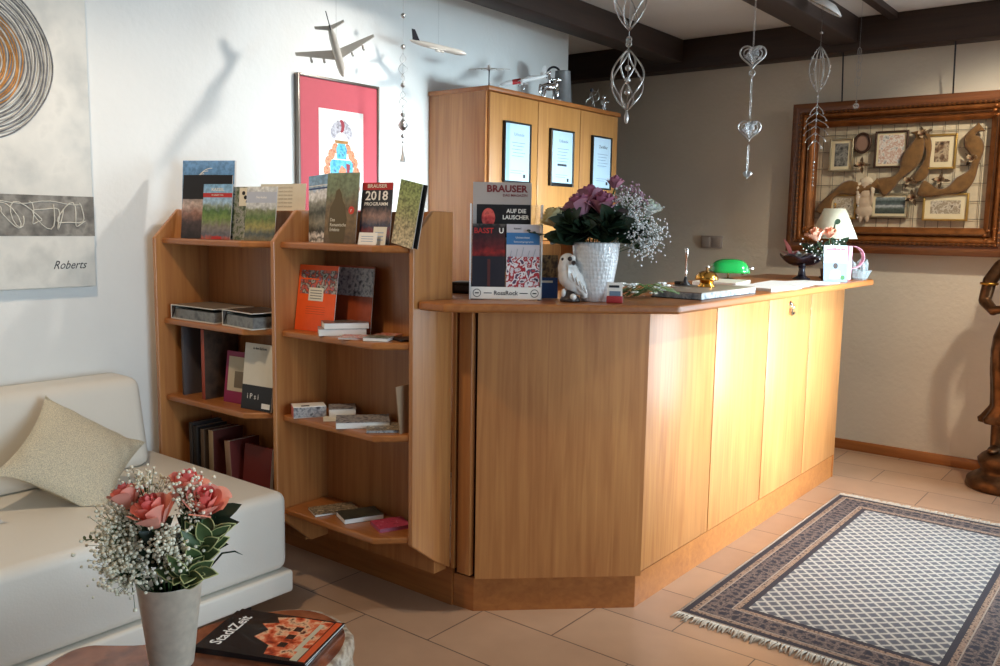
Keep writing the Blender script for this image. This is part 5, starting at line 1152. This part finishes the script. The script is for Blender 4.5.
def garland(name, label, pts, wd):
    P = [Vector(p) for p in pts]; S = []
    for i in range(len(P)-1):
        for q in range(6):
            t_ = q/6; a = P[max(0, i-1)]; b = P[i]; c = P[i+1]; d_ = P[min(len(P)-1, i+2)]
            S.append(.5*((2*b)+(c-a)*t_+(2*a-5*b+4*c-d_)*t_*t_+(3*b-a-3*c+d_)*t_**3))
    S.append(P[-1]); vs = []; fs = []; n = len(S); m = 14
    for i, p in enumerate(S):
        tg = (S[min(n-1, i+1)]-S[max(0, i-1)]).normalized(); nx = Vector((tg.z, 0, -tg.x)); w = wd*(.7+.3*sin(i*.5+1))
        for j in range(m): v = 2*pi*j/m; vs.append(p+nx*w*cos(v)*(1+.12*sin(5*v+i*.4))+Vector((0, -1, 0))*(.013*sin(v)*(1+.25*sin(7*v+i*.3))))
    for i in range(n-1):
        for j in range(m): fs.append((i*m+j, i*m+(j+1) % m, (i+1)*m+(j+1) % m, (i+1)*m+j))
    fs += [tuple(range(m)), tuple(range((n-1)*m, n*m))]
    g = G(); g.add(vs, fs, CLO, True); return single(name, g, label, 'cloth', group='cloth drapes in the display frame')
YG = 5.642
garland('cloth_drape', 'tan cloth drape curving up the left half of the display frame', [(-1.87, YG, 1.50), (-1.82, YG, 1.60), (-1.73, YG, 1.66), (-1.62, YG, 1.655), (-1.53, YG, 1.69)], .044)
garland('cloth_drape', 'tan cloth drape rising to the right of the top middle picture', [(-1.53, YG, 1.66), (-1.44, YG, 1.71), (-1.37, YG, 1.80), (-1.325, YG, 1.93), (-1.33, YG, 1.99)], .055)
garland('cloth_drape', 'tan cloth drape curling around the right side of the display frame', [(-1.30, YG, 1.66), (-1.2, YG, 1.63), (-1.10, YG, 1.66), (-1.03, YG, 1.74), (-1.015, YG, 1.86), (-1.05, YG, 1.95), (-1.0, YG, 2.0)], .046)
garland('cloth_drape', 'short tan cloth drape hanging under the top of the middle drape', [(-1.31, YG+.012, 1.97), (-1.27, YG+.012, 1.88), (-1.29, YG+.012, 1.76), (-1.33, YG+.012, 1.70)], .034)
DRY = [plain('dried rose petal', (150, 110, 84), .7), plain('dried cream petal', (190, 164, 130), .7)]; DRYL = plain('dried brown leaf', (84, 66, 46), .8)
for k, (x, z, lb) in enumerate([(-1.64, 1.80, 'dried rose below the oval miniature'), (-1.36, 1.70, 'dried rose in the middle of the tan drapes'), (-1.30, 1.97, 'dried rose at the top of the middle drape'), (-1.19, 1.70, 'pale dried rose below the sepia portrait'), (-1.03, 1.82, 'dried rose on the right hand drape'), (-1.33, 1.60, 'dried rose hanging between the two lower right pictures')]):
    t = thing('dried_rose', lb, 'dried flower', (x, 5.625, z), (90, 0, 0), 'dried roses in the display frame'); g = G(); petals(g, .028, DRY, 10); part('bloom', g, t); g = G()
    for j in range(4): leaf(g, (0, 0, -.01), (cos(j*1.6+k), sin(j*1.6+k), -.1), .055, .024, DRYL, curl=.1, n=3)
    part('leaves', g, t)
t = thing('doll_ornament', 'pale long-haired doll ornament hanging between the lower left pictures', 'ornament', (-1.61, 5.645, 1.46)); PLD = plain('pale beige doll cloth', (196, 174, 148), .7, noise=.1)
figure_mesh([((0, 0, .215), (.03, .016, .034)), ((0, 0, .165), (.034, .015, .035)), ((.0, 0, .11), (.045, .016, .05)), ((.0, 0, .06), (.055, .016, .045)), ((.02, 0, .02), (.014, .012, .03)), ((-.02, 0, .02), (.014, .012, .03)), ((-.042, -.005, .14), (.012, .01, .045)), ((.042, -.005, .14), (.012, .01, .045))], PLD, 'body', t, .004)
g = G(); HR = plain('fair doll hair', (212, 196, 170), .8); g.ell((0, .004, .235), (.042, .016, .036), HR)
for s_ in (-1, 1): g.tube([(s_*.034, 0, .235), (s_*.044, -.004, .19), (s_*.04, -.004, .14)], [.012, .014, .007], HR, 8)
part('hair', g, t)
t = thing('bead_string', 'short string of white beads beside the lower left picture', 'ornament', (-1.645, 5.64, 1.47)); g = G(); g.tube([(0, 0, 0), (0, 0, .16)], .001, CORD, 4); part('cord', g, t)
for k in range(9): g = G(); g.ell((.003*(k % 2), 0, .01+.018*k), .007, PORC, sub=1); part('bead', g, t)
# ------------------------------------------------------------------ bronze statue
BRZ = plain('dark patinated bronze', (96, 66, 42), .38, .8, noise=.4, nscale=22); BRZH = plain('rubbed copper bronze', (150, 92, 54), .3, .85, noise=.2)
sx, sy = -.70, 5.40
su = thing('bronze_statue', 'tall bronze statue of a draped woman on a round base at the right picture edge', 'statue', (sx, sy, 0))
g = G(); g.lathe([(0, 0), (.185, 0), (.19, .015), (.185, .05), (.15, .075), (.125, .085), (.12, .11), (.135, .13), (.14, .16), (.12, .185), (.1, .2), (0, .2)], BRZ, 40); part('pedestal', g, su)
g = G()
def limb(pts, rr): 
    g.tube(pts, rr, BRZ, 14)
    for p, r in zip(pts, rr): g.ell(p, r*.99, BRZ, sub=2)
# legs and feet
for s in (-1, 1):
    limb([(s*.055, 0, .23), (s*.05, .01, .42), (s*.05, .0, .62)], [.03, .042, .055]); g.ell((s*.06, -.04, .215), (.03, .07, .022), BRZ)
# draped skirt
skirt = [(.36, .125), (.385, .13), (.40, .115), (.46, .10), (.56, .105), (.66, .115), (.76, .12), (.84, .115), (.92, .09), (.96, .078)]
n = 40; vs = []
for z, r in skirt:
    for j in range(n):
        a = 2*pi*j/n; fold = 1+.06*sin(9*a+z*8)*(1 if z < .8 else .3)*(1.3 if z < .45 else .7); vs.append((r*fold*cos(a)*1.0-(.02 if z < .42 else 0), r*.78*fold*sin(a), z))
fs = [(i*n+j, i*n+(j+1) % n, (i+1)*n+(j+1) % n, (i+1)*n+j) for i in range(len(skirt)-1) for j in range(n)]+[tuple(range(n)), tuple(range((len(skirt)-1)*n, len(skirt)*n))]
g.add(vs, fs, BRZ, True)
for c, r in [((0, 0, .98), (.08, .06, .08)), ((0, 0, 1.1), (.095, .065, .10)), ((0, -.0, 1.2), (.11, .06, .06)), ((-.045, -.05, 1.14), (.04, .035, .04)), ((.045, -.05, 1.14), (.04, .035, .04)), ((0, 0, 1.28), (.035, .035, .06)), ((0, -.01, 1.385), (.058, .068, .082)), ((0, -.078, 1.38), (.012, .014, .016)), ((0, -.066, 1.345), (.022, .012, .008)), ((-.058, 0, 1.38), (.008, .014, .02)), ((.058, 0, 1.38), (.008, .014, .02)), ((0, .03, 1.45), (.06, .06, .05)), ((0, .02, 1.52), (.035, .035, .045))]: g.ell(c, r, BRZ, sub=3)
for s in (-1, 1):
    limb([(s*.105, 0, 1.225), (s*.15, -.02, 1.14), (s*.165, -.03, 1.035)], [.036, .036, .032]); limb([(s*.165, -.03, 1.03), (s*.11, -.09, .985), (s*.05, -.125, 1.0)], [.032, .028, .02])
    g.ell((s*.03, -.13, 1.01), (.03, .016, .022), BRZ)
    for k in range(4): g.tube([(s*.02, -.135, 1.005+.012*k), (-s*.008, -.142, 1.012+.011*k), (-s*.024, -.136, 1.016+.01*k)], [.0075, .007, .006], BRZ, 8)
    g.tube([(s*.035, -.13, 1.025), (s*.02, -.14, 1.05), (s*.005, -.14, 1.06)], [.009, .008, .006], BRZ, 8)
o = part('body', g, su); md = o.modifiers.new('fuse', 'REMESH'); md.mode = 'VOXEL'; md.voxel_size = .005; md.use_smooth_shade = True; s2 = o.modifiers.new('smooth', 'SMOOTH'); s2.iterations = 2
for s in (-1, 1): g = G(); g.tube([(s*.152+.039*cos(a), -.021+.039*sin(a), 1.125) for a in [2*pi*i/20 for i in range(20)]], .008, GOLD, 6, True); part('armband', g, su)
# ------------------------------------------------------------------ hanging ornaments over the counter
def cage(g, z0, z1, R_, nw, tw, r, m, phase=0):
    for k in range(nw):
        a0 = 2*pi*k/nw+phase
        g.tube([(R_*sin(pi*q)**.85*cos(a0+tw*q), R_*sin(pi*q)**.85*sin(a0+tw*q), z0+(z1-z0)*q) for q in [i/22 for i in range(23)]], r, m, 6)
x, y = -1.762, 3.0
hs = thing('wire_spiral_ornament', 'double silver wire spiral ornament hanging from the ceiling near the cabinet', 'hanging ornament', (x, y, 1.80))
g = G(); g.tube([(0, 0, .02), (0, 0, ZC-1.80)], .0012, SILVER, 5); part('cord', g, hs)
g = G(); cage(g, .045, .275, .066, 6, 2.2, .0034, SILVER); part('spiral_cage', g, hs); g = G(); cage(g, .345, .62, .068, 6, 2.2, .0034, SILVER); part('spiral_cage', g, hs)
for z in (.115, .16, .205): g = G(); g.ell((0, 0, z), .0115, SILVER); part('bead', g, hs)
for z in (.295, .31): g = G(); g.tube([(.011*cos(a), 0, z+.011*sin(a)) for a in [2*pi*i/16 for i in range(16)]], .003, SILVER, 6, True); part('ring', g, hs)
g = G(); g.lathe([(0, -.005), (.006, .0), (.009, .02), (.004, .045), (0, .05)], SILVER, 12); part('drop', g, hs)
GLC = base_mat('clear crystal')
def cr_():
    m, N, L, b = GLC; b.inputs['Base Color'].default_value = (.95, .96, .97, 1); b.inputs['Roughness'].default_value = .04; b.inputs['Transmission Weight'].default_value = .8; b.inputs['IOR'].default_value = 1.5; return m
GLC = cr_()
def heart(t_, s): return (s*.062*16*sin(t_)**3/16, s*.06*(13*cos(t_)-5*cos(2*t_)-2*cos(3*t_)-cos(4*t_))/16)
x, y = -1.60, 3.80
hh = thing('crystal_heart_ornament', 'chain of two crystal hearts and a small metal heart hanging over the counter', 'hanging ornament', (x, y, 1.63), (0, 0, 30))
g = G()
for k in range(58): z = .578+.0082*k; g.tube([(.0025*cos(a), .0025*sin(a)*(k % 2), z+.005*sin(a)) for a in [2*pi*i/8 for i in range(8)]], .0011, SILVER, 4, True)
part('chain', g, hh, kind='stuff'); g = G()
for k in range(16): z = .265+.0125*k; g.tube([(.004*cos(a), .004*cos(a)*(k % 2), z+.007*sin(a)) for a in [2*pi*i/8 for i in range(8)]], .0013, SILVER, 4, True)
for k in range(10): z = .02+.0125*k; g.tube([(.004*cos(a), .004*cos(a)*(k % 2), z+.007*sin(a)) for a in [2*pi*i/8 for i in range(8)]], .0013, SILVER, 4, True)
part('chain', g, hh, kind='stuff')
for zc, s in ((.53, .9), (.21, .8)):
    g = G(T(0, 0, zc))
    for sc_ in (1, .72, .44):
        for rz in (0, 60) if sc_ < 1 else (0,): g.tube([RZ(rz) @ Vector((heart(a, s*sc_)[0], 0, heart(a, s*sc_)[1])) for a in [2*pi*i/36 for i in range(36)]], .0042 if sc_ == 1 else .003, GLC if sc_ != 1 else SILVER, 6, True)
    for k in range(24): a = k*.55; q = .6+.9*(k % 3)/2; g.ell((.022*s*q*cos(a), .004*sin(k), .006+.02*s*q*sin(a*1.3)), (.010, .007, .010), GLC, sub=1, smooth=False)
    part('crystal_heart', g, hh)
g = G(); g.tube([(.012*cos(a), 0, .455+.012*sin(a)) for a in [2*pi*i/16 for i in range(16)]], .0035, SILVER, 6, True); part('ring', g, hh)
g = G(); g.prism([heart(2*pi*i/28, .32) for i in range(28)], .010, SILVER, .002, M=T(0, .005, .012) @ RX(90)); part('metal_heart', g, hh)
# lamp head with the beaded ornament hanging from it
x, y = -1.585, 4.62
cl = thing('ceiling_spotlight', 'round white spotlight head hanging under the ceiling beside the dark beam', 'ceiling lamp', (x-.015, y, 2.5), (0, 0, 35))
LW = plain('white lamp enamel', (230, 230, 228), .3)
g = G(); g.lathe([(0, .03), (.05, .03), (.085, .012), (.10, 0), (.10, -.006), (.094, -.006), (.08, .008), (0, .016)], LW, 36, T(.02, 0, .03) @ RY(28) @ RX(14)); part('reflector', g, cl)
g = G(); g.lathe([(0, 0), (.085, 0), (.085, -.003), (0, -.003)], GLC, 30, T(.02, 0, .028) @ RY(28) @ RX(14)); part('lens', g, cl)
g = G(); g.tube([(.01, 0, .06), (0, 0, .12), (0, 0, ZC-2.5)], .008, LW, 8); part('stem', g, cl)
bo = thing('beaded_wire_ornament', 'long beaded wire ornament of two leaf shapes hanging before the display frame', 'hanging ornament', (x, y, 1.60))
g = G(); g.tube([(0, 0, 0), (0, 0, 1.068)], .0011, SILVER, 5); part('cord', g, bo)
g = G(); cage(g, .50, .735, .052, 8, .0, .0012, SILVER)
for k in range(5): g.tube([(.0, 0, .735), ((.045-.006*k)*cos(k*1.3), (.045-.006*k)*sin(k*1.3), .66)], .0016, SILVER, 4)
rnd = random.Random(9)
for k in range(36): a = rnd.random()*6.28; q = rnd.uniform(.1, .95); g.ell((.052*sin(pi*q)**.85*cos(a), .052*sin(pi*q)**.85*sin(a), .5+.235*q), .0045, GLC if k % 2 else SILVER, sub=1)
part('bead_cage', g, bo); g = G()
for k in range(6):
    z = .40-.035*k; w = .05*sin(pi*(k+1)/7)+.012
    for s in (-1, 1): g.tube([(0, 0, z+.04), (s*w*.8, 0, z+.012), (s*w, 0, z-.004)], .0022, SILVER, 5); g.ell((s*w, 0, z-.006), .005, SILVER, sub=1)
    g.ell((0, 0, z+.03), .006, SILVER, sub=1)
part('leaf_shape', g, bo)
for k in range(7): g = G(); g.ell((0, 0, .03+.02*k), .0045 if k % 2 else .006, SILVER, sub=1); part('bead', g, bo)
for k in range(4): g = G(); g.ell((0, 0, .44+.014*k), .006, GLC, sub=1); part('bead', g, bo)
g = G(); g.ell((0, 0, .80), .008, SILVER); part('bead', g, bo)
co2 = thing('crystal_drop_ornament', 'thin wire loop ornament with a crystal ball hanging before the frame top', 'hanging ornament', (-1.565, 5.2, 2.085)); g = G()
g.tube([(0, 0, .02), (0, 0, ZC-2.085)], .0008, CORD, 4); part('cord', g, co2); g = G()
for k in range(5): g.tube([(.016*(1-.1*k)*cos(a)+.006*(k % 2), 0, .15+.04*k+.026*sin(a)) for a in [2*pi*i/16 for i in range(16)]], .0013, SILVER, 5, True)
part('wire_loops', g, co2); g = G(); g.ell((0, 0, .015), .017, GLC, sub=2, smooth=False); part('crystal_ball', g, co2); g = G(); g.ell((0, 0, .04), .006, SILVER); part('bead', g, co2)
# ------------------------------------------------------------------ light
def area(name, loc, rot, sx, sy, power, col, spread=180):
    l = bpy.data.lights.new(name, 'AREA'); l.shape = 'RECTANGLE'; l.size = sx; l.size_y = sy; l.energy = power; l.color = col; l.spread = radians(spread)
    o = bpy.data.objects.new(name, l); COL.objects.link(o); o.location = loc; o.rotation_euler = [radians(a) for a in rot]; return o
def spot(name, loc, target, power, col, size=70, blend=.6, rad=.06):
    l = bpy.data.lights.new(name, 'SPOT'); l.energy = power; l.color = col; l.spot_size = radians(size); l.spot_blend = blend; l.shadow_soft_size = rad
    o = bpy.data.objects.new(name, l); COL.objects.link(o); o.location = loc
    o.rotation_euler = (Vector(target)-Vector(loc)).to_track_quat('-Z', 'Y').to_euler(); return o
area('added_counter_beam', (XR-.03, 4.0, .8), (0, 90, 0), 1.15, 1.4, 52, (.68, .88, 1), 34)  # narrow low beam added to brighten the counter front
area('daylight_near_side_window', (XR-.03, 1.2, 1.3), (0, 90, 0), 2.0, 2.0, 15, (.62, .83, 1), 60)
area('added_back_window_light', (1.08, YB-.03, 1.3), (90, 0, 180), 1.8, 2.2, 125, (.68, .85, 1.0))  # added light at the unseen back opening, placed to spare the back wall
area('added_front_fill', (-.9, YF+.04, 1.5), (-90, 0, 0), 3.3, 1.6, 3, (1, .84, .62))  # warm fill light added at the unseen front wall
spot('ceiling_spot_sofa', (-2.3, 1.0, 2.6), (-2.8, 1.6, .8), 60, (1, .76, .52), 120, .8, .05)
spot('ceiling_spot_wall', (-2.1, 3.3, 2.6), (-3.38, 2.7, 1.6), 75, (1, .95, .88), 80, .8, .05)
spot('ceiling_spot_picture', (-.2, 4.5, 2.6), (-1.0, 5.7, 1.3), 95, (1, .87, .68), 70, .6, .05)
spot('added_counter_spot', (.5, 3.9, 2.6), (-1.5, 3.9, .6), 360, (.92, .97, 1), 62, .8, .06)  # extra spot without a fixture, added to lift the counter front panels
w = bpy.data.worlds.new('daylight'); scene.world = w; w.use_nodes = True
N = w.node_tree.nodes; L = w.node_tree.links; bg = N['Background']
bg.inputs['Color'].default_value = (.75, .86, 1, 1); bg.inputs['Strength'].default_value = .35
# ------------------------------------------------------------------ camera
cam = bpy.data.cameras.new('camera'); co = bpy.data.objects.new('camera', cam); COL.objects.link(co)
cam.sensor_fit = 'HORIZONTAL'; cam.sensor_width = 36; cam.lens = 870.857*36/1000; cam.clip_start = .02
pit, rol, yaw = 1.23791291e-01, 1.66869e-02, 6.67953880e-01
fw = Vector((-sin(yaw)*cos(pit), cos(yaw)*cos(pit), -sin(pit))); r = Vector((cos(yaw), sin(yaw), 0)); u = r.cross(fw)
r2 = r*cos(rol)+u*sin(rol); u2 = u*cos(rol)-r*sin(rol)
co.matrix_world = Matrix(((r2.x, u2.x, -fw.x, 0), (r2.y, u2.y, -fw.y, 0), (r2.z, u2.z, -fw.z, 1.4), (0, 0, 0, 1)))
scene.camera = co
vs = scene.view_settings; vs.view_transform = 'Standard'; vs.look = 'None'; vs.gamma = 1; vs.use_curve_mapping = False; vs.exposure = .04
